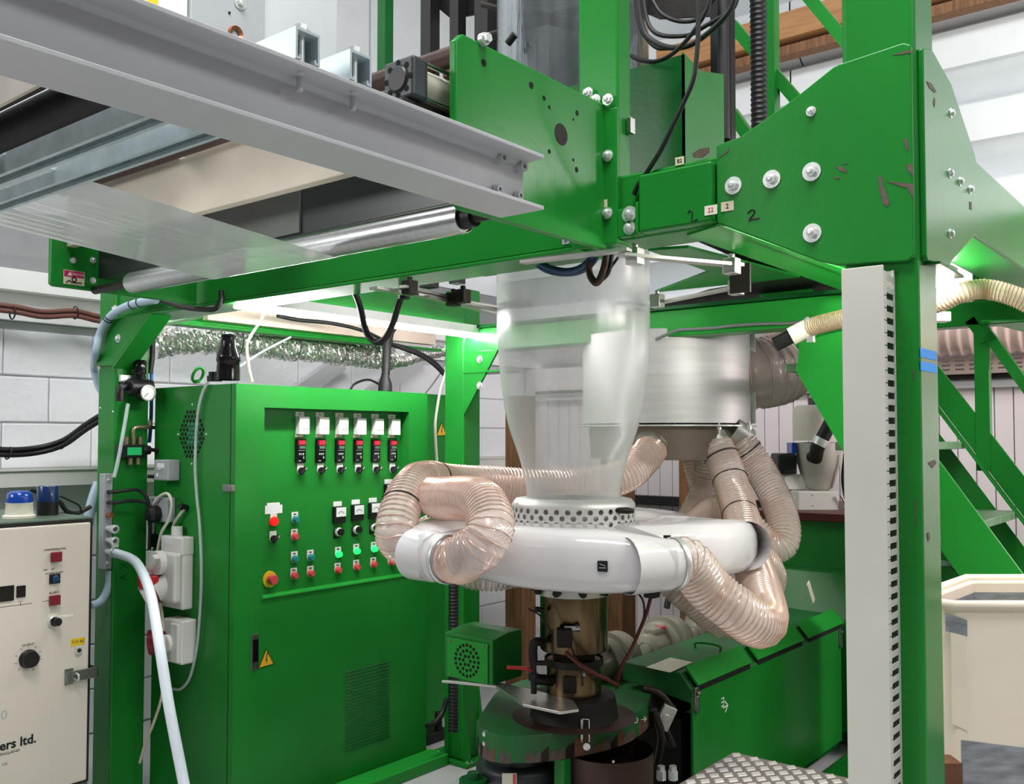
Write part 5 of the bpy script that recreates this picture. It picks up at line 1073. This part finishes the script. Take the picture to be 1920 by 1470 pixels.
for l, r_, m_, lab in (([(1222, 1112, 3.05), (1212, 1150, 3.05), (1200, 1180, 3.05), (1185, 1215, 3.05), (1168, 1245, 3.06), (1158, 1270, 3.08), (1157, 1290, 3.1)], .006, 'red_cable', 'dark red heater cable dropping from the air ring plug'), ([(1060, 1222, 2.98), (1080, 1240, 2.97), (1105, 1258, 2.97), (1140, 1275, 3.02), (1158, 1285, 3.08)], .007, 'red_cable', 'dark red heater cable slanting across the lower die'), ([(1192, 1108, 3.05), (1205, 1125, 3.05), (1208, 1150, 3.05), (1203, 1175, 3.05)], .0035, 'rubber', 'thin black wire hanging under the right of the air ring'), ([(992, 1142, 3.05), (1010, 1152, 3.03), (1020, 1165, 3.02), (1038, 1192, 3.0)], .003, 'rubber', 'thin black thermocouple wire left of the die'), ([(1072, 1215, 3.0), (1080, 1235, 2.98), (1090, 1262, 2.99), (1092, 1285, 3.0)], .0035, 'rubber', 'thin black wire down the front of the die')):
    cable([at(px, py, d=d_) for px, py, d_ in l], r_, m_, lab)
q = at(1222, 1100, d=3.04); tag(obj('cable_plug', MB().box(q.x - .02, q.x + .02, q.y - .02, q.y + .02, q.z - .035, q.z + .015).obox(q + V((-.02, .02, .012)), RT * .035, V((0, 0, .009)), FH * .012), M['black'], None, .004), 'black plug on the dark red cable under the air ring', 'plug')
q = at(1004, 1142, d=3.07); tag(obj('sensor', MB().cyl(q, at(1018, 1144, d=3.08), .009, n=10), M['black']), 'small black sensor at the upper left of the die', 'sensor')
# green table carrying the die
st = thing('die_stand', V((DX, DY_, 0)), 'chipped green die stand with a rounded top tray', 'stand')
pl = [at(px, py, z=.582) for px, py in ((893, 1352), (898, 1364), (915, 1374), (945, 1379), (1000, 1378), (1060, 1371), (1130, 1358), (1180, 1342), (1210, 1322), (1221, 1302), (1212, 1286), (1185, 1274), (1140, 1266), (1060, 1262), (990, 1272), (938, 1292), (915, 1318))]
pl = spline(pl + [pl[0]], None, 4)[:-1]
tr_ = obj('top_tray', MB().prism([p - V((0, 0, .085)) for p in pl], (0, 0, .085)), M['green_worn'], st, .004)
obj('recess', MB().lathe(D, [(.0001, .5835), (.20, .5835), (.205, .582)], 48), M['rust_pipe'], st)
cen = sum(pl, V((0, 0, 0))) / len(pl)
def rim(i0, zt, zb, m='chip'):
    a, b = pl[i0 % len(pl)], pl[(i0 + 1) % len(pl)]; o = ((a + b) / 2 - cen); o.z = 0; o = o.normalized() * .0006
    k = random.uniform(.2, .8)
    obj('paint_chip', MB().prism([a + o + V((0, 0, zb)), b + o + V((0, 0, zb)), b + o + V((0, 0, zt * random.uniform(.6, 1))), a.lerp(b, k) + o + V((0, 0, zt * .75)), a + o + V((0, 0, zt))], o * .8), M[m], st)
random.seed(11)
for i in range(2, 38):
    if random.random() < .8: rim(i, -.085 + random.uniform(.012, .055), -.085, random.choice(('chip', 'chip', 'rust', 'dark_steel')))
for px, py in ((911, 1376), (911, 1394)): inst('bolt', BOLT_S, st, at(px, py, d=2.968), -FH)
q0 = at(1098, 1364, d=2.985); obj('lid_clip', MB().tube([q0 + V((0, 0, .025)) - RT * .010, q0 - RT * .012 - V((0, 0, .045)), q0 + RT * .012 - V((0, 0, .045)), q0 + RT * .010 + V((0, 0, .025)), q0 - RT * .010 + V((0, 0, .026))], .0022, 6).obox(q0 + V((0, 0, -.005)) - RT * .012, RT * .003, V((0, 0, .03)), FH * .003), M['zinc'], st)
inst('bolt', BOLT_S, st, at(1100, 1400, d=2.9), -FH)
text('lettering', 'O \u2192', .028, st, at(1200, 1350, d=3.14), RT * .9 + FH * .4, (0, 0, 1), M['ink_white'])
c = at(1140, 1500, d=3.06); c.z = 0
obj('drum_housing', MB().lathe(c, [(.146, 0), (.146, .495)], 40), M['rust_pipe'], st); q = at(1055, 1440, d=2.98); obj('leg', MB().box(q.x - .02, q.x + .02, q.y - .02, q.y + .02, 0, .495), M['green'], st, .003)
inst('screw', SCREW, st, at(1150, 1428, d=2.913), -FH)
mo = at(970, 1500, d=3.1); mo.z = 0
mt = thing('drive_motor', mo, 'dark grey upright motor under the green die stand', 'motor')
obj('housing', MB().lathe(mo, [(.13, 0), (.13, .40), (.136, .41), (.136, .43), (.128, .445), (.10, .452), (.10, .49)], 40), M['motor_dark'], mt)
for k in range(16):
    t = 2 * PI * k / 16; q = mo + V((.13 * math.cos(t), .13 * math.sin(t), .03)); obj('fin', MB().bar(q, q + V((0, 0, .25)), .006, .016, (math.cos(t), math.sin(t), 0)), M['motor_dark'], mt) if k % 2 == 0 else None
q = at(955, 1462, d=2.965); obj('rating_label', MB().obox(q, RT * .023, V((0, 0, .02)), FH * .0015), M['paper'], mt); obj('label_band', MB().obox(q + RT * .016, RT * .005, V((0, 0, .018)), FH * .0017), M['red_pink'], mt)
cbx = at(888, 1466, d=3.0); tag(obj('floor_flange', MB().lathe(cbx, [(.0001, .03), (.02, .03), (.022, .012), (.045, .01), (.047, -.01)], 20), M['green_dark']), 'small round green flange at the foot of the grey motor', 'flange')
# gas fan box
cb0 = at(924, 1285, d=3.2); x0, y0, z0 = cb0.x, cb0.y, cb0.z; y1 = at(833, 1281, x=x0).y; z1 = at(924, 1196, x=x0).z; x1 = at(979, 1250, y=y0).x
gb = thing('fan_box', V(((x0 + x1) / 2, (y0 + y1) / 2, z0)), 'green box with a round perforated fan grille left of the die', 'fan')
obj('box', MB().prism([(x0, y0, z0), (x1, y0, z0), (x1, y0, z1 + .005), (x0 + .09, y0, z1 + .005), (x0, y0, z1 - .01)], (0, y1 - y0, 0)), M['green'], gb, .004)
ym, zm = (y0 + y1) / 2, (z0 + z1) / 2 - .012; hw_ = (y1 - y0) * .42
obj('grille_plate', MB().box(x0 - .006, x0, ym - hw_, ym + hw_, zm - .068, zm + .068), M['green_bright'], gb, .002)
mb = MB()
for rr, n in ((.053, 20), (.034, 12), (.016, 6)):
    for k in range(n):
        t = 2 * PI * k / n; yy, zz = ym + rr * math.cos(t), zm + rr * math.sin(t); mb.cyl((x0 - .0068, yy, zz), (x0 - .006, yy, zz), .0063, n=6, smooth=False)
obj('grille_holes', mb, M['hole'], gb, kind='stuff')
for sy in (-1, 1):
    for sz in (-1, 1): inst('screw', SCREW_B, gb, (x0 - .006, ym + sy * hw_ * .82, zm + sz * .057), (-1, 0, 0))
tag(obj('support_plate', MB().prism([at(px, py, z=z0 - .012) for px, py in ((828, 1280), (935, 1284), (1000, 1298), (1075, 1318), (1085, 1335), (1050, 1340), (980, 1325), (930, 1290))], (0, 0, .009)), M['steel_sheet'], None, .001), 'bare steel plate carrying the green fan box', 'plate')
prof = [(.021 + (.003 if i % 3 == 0 else 0), i * .005) for i in range(200)]
q = at(850, 1340, x=3.1); q.z = .22
tag(obj('corrugated_conduit', MB().lathe(q, prof, 14), M['rubber']), 'black ribbed conduit running up beside the green corner post', 'conduit')
cable(pz([(800, 1362), (815, 1355), (830, 1335), (838, 1310)], y=3.0), .012, 'rubber', 'black cable curving off the floor beside the cabinet')
q = at(822, 1388, z=.0); tag(obj('floor_clutter', MB().box(q.x - .1, q.x + .06, q.y - .02, q.y + .1, 0, .05).cyl(q + V((0, 0, .05)), q + V((0, .0, .14)), .02, n=10), M['rubber'], None, .006), 'dark valve block on the floor beside the corner post', 'valve')
# ------------------------------------------------------------------ extruder
EX0, EX1, EY = 3.0, 4.45, 1.6
ex = thing('extruder', (3.72, 1.75, 0), 'long green extruder barrel guard with hinged flaps and clips', 'extruder')
zt = .612; a = at(1275, 1262, x=EX0); b = at(1168, 1251, x=EX0)
yb = min(b.y, 1.93)
pf = [(EY, .1), (EY, zt), (a.y, a.z), (yb, a.z + .006), (yb, .1)]
obj('body', MB().box(EX0 + .35, EX1, EY + .02, yb - .02, .06, .55), M['green_dark'], ex)
obj('front_panel', MB().box(EX0, EX1, EY, EY + .012, .09, zt), M['green'], ex, .003)
obj('lid', MB().prism([(EX0, EY, zt), (EX0, a.y, a.z), (EX0, yb, a.z + .006), (EX0, yb, a.z - .06), (EX0, EY + .012, zt - .04)], (EX1 - EX0, 0, 0)), M['green_worn'], ex, .003)
nrm = V((0, -(a.z - zt), (a.y - EY))).normalized(); sl = V((0, a.y - EY, a.z - zt)); mid = V((0, EY, zt)) + sl * .62
for (xa, xb, lift) in ((3.02, 3.46, .014), (3.52, 3.98, .012), (4.04, 4.46, .013)):
    c = V(((xa + xb) / 2, mid.y, mid.z)) + nrm * (lift + .006); obj('flap_shade', MB().box(xa + .01, xb, EY - .001, EY + .02, zt - .004, zt + .022), M['hole'], ex); obj('flap', MB().obox(c, ((xb - xa) / 2, 0, 0), sl * .5, nrm * .005), M['steel_sheet'] if False else M['green_bright'], ex, .001)  # dark strips painted below the flaps as the shade of their gaps
for px, py, xx in ((1303, 1305, EX0 + .015), (1567, 1192, EX1 - .02)):
    z_ = at(px, py, y=EY).z; o = obj('latch', MB().box(xx - .014, xx + .014, EY - .008, EY, z_ - .05, z_ + .03).cyl((xx - .012, EY - .014, z_ + .012), (xx + .012, EY - .014, z_ + .012), .006, n=10).box(xx - .008, xx + .008, EY - .013, EY - .008, z_ - .06, z_), M['steel'], ex, .001)
tz = a.z + .003
h0, h1 = at(1304, 1215, z=tz), at(1350, 1222, z=tz); obj('handle', MB().tube(spline([h0, h0 + V((0, 0, .02)), (h0 + h1) / 2 + V((0, 0, .026)), h1 + V((0, 0, .02)), h1]), .005, 8), M['green'], ex)
lq = [at(px, py, z=tz) for px, py in ((1211, 1252), (1257, 1234), (1299, 1243), (1256, 1262))]; obj('paper_label', MB().prism([p + V((0, 0, .0015)) for p in lq], (0, 0, .001)), M['paper'], ex)
text('lettering', 'm', .05, ex, at(1356, 1316, y=EY - .0005), (0, 0, -1), (1, 0, 0), M['ink_white']); text('lettering', '\u2192', .07, ex, at(1359, 1326, y=EY - .0005), (1, 0, .1), (0, 0, 1), M['ink_white'])
obj('base_beam', MB().cyl((3.0, 1.49, .05), (5.0, 1.49, .05), .05, n=20), M['green'], ex)
mb = MB(); mb.cyl((EX0 - .15, 1.78, .52), (EX0 + .3, 1.78, .52), .06, n=18).box(EX0 + .02, EX0 + .12, 1.66, 1.9, .1, .5); obj('barrel_end', mb, M['matt_black'], ex)
for l in ([(1205, 1290, 3.3), (1235, 1300, 3.3), (1262, 1330, 3.3)], [(1225, 1330, 3.2), (1240, 1380, 3.2), (1232, 1430, 3.25)], [(1245, 1360, 3.3), (1262, 1400, 3.3)]): obj('barrel_cable', MB().tube(spline([at(px, py, d=d_) for px, py, d_ in l]), .014, 8), M['dark_steel'], ex)
q = at(1248, 1345, d=3.28); obj('clamp', MB().obox(q, RT * .022 - V((0, 0, .01)), V((0, 0, .038)) + RT * .018, FH * .012).cyl(q - FH * .014, q - FH * .011, .014, n=16), M['steel_sheet'], ex, .003)
obj('base_frame', MB().box(2.75, 3.3, 1.5, 2.0, 0, .1), M['green_dark'], ex)
for px in (1240, 1262):
    q = at(px, 1462, d=3.1); obj('union', MB().cyl(q, q + V((0, -.0, .03)), .016, n=6).cyl(q + V((0, 0, .03)), q + V((0, 0, .045)), .012, n=14), M['zinc'], ex)
for i, xc in enumerate((2.98, 3.40, 3.81)):
    t = thing('barrel_blower', (xc + .12, 2.03, .5), ('grey barrel blower nearest the die, behind the green guard', 'grey barrel blower with a red sticker behind the green guard', 'grey barrel blower half hidden under the ribbed hoses')[i], 'blower', 'grey barrel cooling blowers')
    c = V((xc, 2.03, .63)); ax = V((1, 0, 0))
    obj('motor', MB().lathe(c, [(.0001, -.002), (.028, -.002), (.03, 0), (.056, 0), (.062, .006), (.062, .03), (.064, .034), (.064, .10)], 28, ax), M['motor_grey'], t)
    obj('cap_ring', MB().lathe(c, [(.030, -.001), (.0315, -.004), (.033, -.001)], 28, ax), M['motor_grey'], t)
    obj('fan_housing', MB().lathe(c, [(.06, .10), (.092, .10), (.10, .11), (.10, .13), (.118, .132), (.118, .15), (.11, .152), (.11, .22), (.095, .235), (.0001, .235)], 40, ax), M['motor_grey'], t)
    obj('terminal_cover', MB().box(c.x + .03, c.x + .11, c.y - .035, c.y + .03, c.z + .055, c.z + .085), M['motor_grey'], t, .01)
    if i == 1: obj('red_sticker', MB().box(c.x + .075, c.x + .105, c.y - .037, c.y - .0, c.z + .075, c.z + .0865), M['red_pink'], t)
cable(pz([(1250, 1140), (1256, 1118), (1272, 1108), (1292, 1108)], y=2.3), .016, 'rubber', 'thick black cable arching above the grey blowers')
# gearbox stand, feed hopper and loader
gx = thing('gearbox_stand', (5.1, 1.75, 0), 'dark green gearbox stand behind the extruder guard', 'stand')
obj('body', MB().box(4.75, 5.7, 1.25, 2.15, 0, 1.08), M['green'], gx, .006); obj('top_board', MB().box(4.7, 5.7, 1.2, 2.2, 1.08, 1.12), M['red_cable'], gx, .003)
obj('cover', MB().prism([(4.7, 1.22, .78), (4.7, 2.05, .78), (4.52, 2.05, .5), (4.52, 1.22, .5), (4.52, 1.22, .2), (4.7, 1.22, .2)][:6], (0, 0, .001)) if False else MB().prism([(4.55, 1.3, .1), (4.74, 1.3, .1), (4.74, 1.3, .84), (4.62, 1.3, .84), (4.55, 1.3, .6)], (0, .7, 0)), M['green'], gx, .004)
a = at(1514, 1090, x=4.545); b = at(1527, 1130, x=4.545)
q0, q1 = at(1515, 1092, y=1.249), at(1526, 1128, y=1.249); obj('sight_slot', MB().bar(q0, q1, .022, .004, (0, 1, 0)), M['paper'], gx, .004)
hpz = 1.12; hb_ = at(1528, 952, z=hpz)
hh = thing('feed_hopper', V((hb_.x, hb_.y, hpz)), 'beige feed hopper with a cone and round upper lid on the gearbox stand', 'hopper')
def hd(px, py): return at(px, py, d=(hb_ - C0).dot(FW))
kk = (hb_ - C0).dot(FW) / F
cx_ = hd(1535, 900); cz = lambda py: hd(1535, py).z
cc = V((cx_.x, cx_.y, 0))
ob_ = lambda x0, x1, y0, y1, dd, o=0: MB().obox((hd(x0, y0) + hd(x1, y1)) / 2 + FH * o, RT * (abs(x1 - x0) * kk / 2), V((0, 0, abs(y1 - y0) * kk / 2)), FH * dd)
obj('base', ob_(1482, 1556, 919, 957, .14), M['plastic_white'], hh, .006); obj('tray', ob_(1440, 1590, 958, 966, .16), M['plastic_grey'], hh, .002)
obj('cone', MB().lathe(cc, [(.04, cz(921)), (.075, cz(914)), (39 * kk, cz(868)), (41 * kk, cz(830)), (.0001, cz(828))], 32), M['guard_sheen2'], hh)
obj('lid', MB().lathe(cc, [(46 * kk, cz(826)), (46 * kk, cz(775)), (44 * kk, cz(764)), (38 * kk, cz(760)), (.0001, cz(759))], 36), M['beige_door'], hh)
obj('motor', ob_(1455, 1490, 850, 889, .08, .03), M['black'], hh, .01); obj('bracket', ob_(1470, 1512, 890, 918, .06, .05), M['plastic_white'], hh, .003); obj('blue_box', ob_(1482, 1491, 830, 850, .05, .02), M['blue'], hh, .002)
obj('cap', ob_(1520, 1540, 746, 760, .04), M['black'], hh); obj('latch', MB().tube([hd(1556, 925) - FH * .16, hd(1562, 935) - FH * .16, hd(1566, 945) - FH * .16, hd(1562, 950) - FH * .16], .006, 6), M['steel'], hh)
for px, py in ((1509, 925), (1509, 945)): inst('screw', SCREW, hh, hd(px, py) - FH * .141, -FH)
p0, p1, p2_ = hd(1512, 858) - FH * .16, hd(1512, 840) - FH * .18, hd(1570, 722) - FH * .22
obj('suction_tube', MB().cyl(p1, p2_, .036, n=18), M['rubber'], hh); obj('elbow', MB().tube([hd(1514, 856) - FH * .08, p0, p1 + V((0, 0, .0)), p1.lerp(p2_, .12)], [.032, .034, .038, .04], 14), M['dark_steel'], hh); obj('clip', MB().lathe(p1.lerp(p2_, .1), [(.042, -.02), (.044, 0), (.042, .02)], 18, p2_ - p1), M['zinc'], hh)
cable([hd(1530, 752), hd(1527, 730), hd(1515, 700), hd(1508, 680)], .010, 'blue_hose', 'dark blue air tube rising from the hopper lid', 'tube')
cable([hd(1572, 850) - FH * .1, hd(1568, 900) - FH * .1, hd(1576, 945) - FH * .1], .009, 'rubber', 'black cable down the right side of the hopper')
# ------------------------------------------------------------------ checker-plate step
T = .5; c = at(1375, 1410, z=T)
sp_ = thing('checker_plate_step', (c.x - .5, c.y - .35, 0), 'aluminium checker-plate step in the lower right foreground', 'step')
obj('tread_plate', MB().box(c.x - .95, c.x, c.y - .72, c.y, T - .008, T), M['diamond'], sp_, .002)
mb = MB(); n = 0
for i in range(31):
    for j in range(23):
        x = c.x - .02 - i * .030; y = c.y - .02 - j * .030
        if (i + j) % 2: continue
        a_, b_ = (.022, .0095) if i % 2 == 0 else (.0095, .022)
        s_ = .0235
        mb.hexa([(x - s_, y, T), (x, y - s_ * .72, T), (x + s_, y, T), (x, y + s_ * .72, T), (x - s_ * .8, y, T + .0022), (x, y - s_ * .55, T + .0022), (x + s_ * .8, y, T + .0022), (x, y + s_ * .55, T + .0022)])
obj('raised_pattern', mb, M['lozenge'], sp_, kind='stuff')
for dx in (-.93, -.03):
    for dy in (-.7, -.03): obj('leg', MB().box(c.x + dx - .018, c.x + dx + .018, c.y + dy - .018, c.y + dy + .018, 0, T - .008), M['alu'], sp_)
# ------------------------------------------------------------------ trunking and floodlight on the near column
tk = thing('slotted_trunking', (1.99, .76, 0), 'tall grey slotted cable trunking on the near right column', 'trunking')
yA, yB = .612, .703; xF = 1.912
a = at(1577, 506, x=xF); ya = a.y; b = at(1650, 492, x=xF); yb = b.y; ztop = at(1620, 500, x=xF).z; e = at(1668, 700, x=1.995)
obj('lid', MB().box(xF, xF + .004, yb - .006, ya, 0, ztop), M['trunk_grey'], tk, .0015)
obj('back', MB().box(1.995, 1.999, yb, ya, 0, ztop), M['trunk_grey'], tk); obj('side', MB().box(xF + .004, 1.997, ya - .004, ya, 0, ztop), M['trunk_grey'], tk)
fm = me_of('finger', MB().box(0, .030, -.001, .001, -.0115, .0115).box(.030, .078, -.001, .001, -.006, .006), M['trunk_grey'])
z = .5; k = 0
step = .0251
zz = ztop - .02
obj('edge_strip', MB().box(1.990, 1.9985, yb - .002, yb + .002, 0, ztop), M['trunk_grey'], tk)
while zz > .45:
    o_ = bpy.data.objects.new('finger', fm); COL.objects.link(o_); o_.parent = tk; WO[o_] = V((xF + .002, yb - .001, zz)); o_.location = WO[o_] - WO[tk]; k += 1; zz -= step
obj('slot_shade', MB().box(xF + .004, 1.996, yb + .0002, yb + .003, .3, ztop - .05), M['rubber'], tk)  # dark sheet set behind the fingers so the slots look shaded
fl = thing('tube_lamp', (2.55, .73, 1.93), 'glowing white tube lamp under the right beam, its end showing past the near column', 'lamp')
obj('housing', MB().box(2.16, 2.95, .705, .755, 1.966, 1.994), M['white'], fl); obj('tube', MB().box(2.16, 2.94, .712, .748, 1.93, 1.965), M['led_right'], fl, .008)
obj('bracket', MB().bar(at(1738, 494, d=1.95), at(1788, 520, d=2.6), .05, .006), M['green_dark'], fl)
# ------------------------------------------------------------------ stair at the right
sr = thing('steel_stair', (3.85, .8, 0), 'green steel stair with open treads on the right behind the near column', 'stair')
def stringer(x, z632, dz, t=.012, sl_=1.45, m='green'):
    y0 = 1.9; zf = lambda y: z632 + sl_ * (y - .632); ya = .632 - z632 / sl_; yb = .632 - (z632 - dz) / sl_
    obj('stringer', MB().prism([(x, y0, zf(y0)), (x, ya, 0), (x, yb, 0), (x, y0, zf(y0) - dz)], (t, 0, 0)), M[m], sr, .002)
stringer(3.4, 1.06, .3, m='green_bright'); stringer(4.26, .985 + .14, .17)  # near stringer in lighter green, painted as lit by the lamp
obj('stringer_lip', MB().prism([(4.2, 1.9, 1.125 + 1.45 * 1.268 - .17), (4.2, -.02, .005), (4.2, -.015, .002), (4.2, 1.9, 1.125 + 1.45 * 1.268 - .18)], (.06, 0, 0)), M['green'], sr)
for px, py in ((1809, 828), (1908, 958), (1720, 700)):
    p = at(px, py, x=4.25); mb = MB().box(3.412, 4.255, p.y, p.y + .24, p.z - .03, p.z); obj('tread', mb, M['tread'], sr, .003)
obj('riser_panel', MB().prism([(4.262, 1.4, 1.95), (4.262, .1, .06), (4.262, .1, -.0), (4.262, 1.4, .0)], (.003, 0, 0)), M['green'], sr)
p = at(1845, 860, x=4.27); obj('baluster', MB().box(4.255, 4.30, p.y - .028, p.y + .028, p.z - .05, 2.3), M['green'], sr, .003)
obj('brace', MB().bar(at(1848, 620, x=4.27), at(1935, 740, x=4.27), .045, .04), M['green'], sr); obj('brace', MB().bar(at(1820, 600, x=4.27), at(1850, 640, x=4.27), .04, .04), M['green'], sr)
a = at(1757, 600, x=4.3); b = at(1930, 590, x=4.3); obj('landing_beam', MB().box(4.25, 4.35, b.y - .8, a.y + .3, a.z - .04, a.z + .06), M['green'], sr, .004)
obj('landing_plate', MB().prism([at(*q, z=1.97) for q in ((1840, 603), (1990, 600), (1990, 640))], (0, 0, .006)), M['green_bright'], sr)
obj('landing_plate', MB().box(3.9, 5.4, -.8, .95, 2.32, 2.34), M['green'], sr)
q = at(1765, 595, d=2.7); tag(obj('junction_box', MB().obox(q, RT * .02, V((0, 0, .014)), FH * .02), M['white'], None, .003), 'little white junction box beside the near column below the cream hose', 'box')
# ------------------------------------------------------------------ bin at the right edge
a = at(1772, 1150, d=2.2); rdir, fdir = RT.copy(), FH.copy()
bn = thing('storage_bin', V((a.x + rdir.x * .4, a.y + rdir.y * .4, 0)), 'worn beige plastic bin patched with grey tape at the right edge', 'bin')
zr = 1.107; W_, Dp = .80, .42; ch = .13
o = V((a.x, a.y, 0))
def bq(u, v, z): return o + rdir * u + fdir * v + V((0, 0, z))
out = [(0, 0), (W_, 0), (W_, Dp), (ch, Dp), (0, Dp - .2)]
out = [(.0, .02), (.02, 0), (W_, 0), (W_, Dp), (.25, Dp), (.0, .14)]
k = .022; inn = [(k, .03), (.035, k), (W_ - k, k), (W_ - k, Dp - k), (.26, Dp - k), (k, .135)]
mb = MB(); n = len(out)
zt_ = [zr, zr, zr, zr + .0, zr + .0, zr]
vs = [bq(u * .985 + .006, v, .12) for u, v in out] + [bq(u, v, z) for (u, v), z in zip(out, zt_)] + [bq(u, v, z) for (u, v), z in zip(inn, zt_)] + [bq(u, v, .2) for u, v in inn]
fs = [(r * n + i, r * n + (i + 1) % n, (r + 1) * n + (i + 1) % n, (r + 1) * n + i) for r in range(3) for i in range(n)] + [tuple(range(n))[::-1], tuple(range(3 * n, 4 * n))]
obj('shell', mb.add(vs, fs), M['bin_beige'], bn, .006)
mb = MB(); pr = [(u, v) for u, v in out]
obj('rim', MB().tube([bq(u, v, zr + .004) for u, v in (out + [out[0]])], .012, 8), M['tape_cream'], bn)
obj('inner_liner', MB().add([bq(u + (.002 if u < .5 else -.002), v - .002, z) for z in (.25, zr - .03) for u, v in inn], [(i, (i + 1) % n, n + (i + 1) % n, n + i) for i in range(n)]), M['tape_grey'], bn)
obj('tape_patch', MB().prism([bq(.034, -.0008, .24), bq(.42, -.0008, .22), bq(.42, -.0008, .768), bq(.17, -.0008, .785), bq(.032, -.0008, .802)], fdir * -.001), M['tape_grey'], bn)
obj('tape_strip', MB().prism([bq(.010, -.001, .84), bq(.047, -.001, .823), bq(.047, -.001, 1.068), bq(.012, -.001, 1.077)], fdir * -.001), M['tape_cream'], bn)
obj('tape_strip', MB().prism([bq(.0, -.0012, 1.052), bq(.05, -.0012, 1.04), bq(.05, -.0012, 1.077), bq(.0, -.0012, 1.094)], fdir * -.001), M['tape_grey'], bn)
obj('pallet_block', MB().obox(bq(.06, .12, .06), rdir * .05, fdir * .1, V((0, 0, .06))), M['wood'], bn); obj('pallet_block', MB().obox(bq(.68, .1, .06), rdir * .05, fdir * .1, V((0, 0, .06))), M['wood'], bn)
tag(obj('wheel_guard', MB().lathe(at(1765, 1115, d=3.2), [(.10, -.02), (.115, -.02), (.115, .02), (.10, .02)], 28, -FH + RT * .2), M['greygreen']), 'round grey-green hoop behind the beige bin', 'hoop')
q = at(1776, 1500, d=2.12); tag(obj('timber_offcut', MB().obox(V((q.x, q.y, .39)), RT * .022, V((0, 0, .39)), FH * .03), M['rust']), 'rough dark timber offcut between the column and the bin', 'timber')
# lettering becomes plain meshes
bpy.context.view_layer.update()
dg = bpy.context.evaluated_depsgraph_get()
for o in [o for o in COL.objects if o.type == 'FONT']:
    me = bpy.data.meshes.new_from_object(o.evaluated_get(dg)); me.name = o.name
    n = bpy.data.objects.new('lettering', me); COL.objects.link(n); nm = o.name; n.parent = o.parent; n.matrix_local = o.matrix_local.copy()
    bpy.data.objects.remove(o); n.name = nm
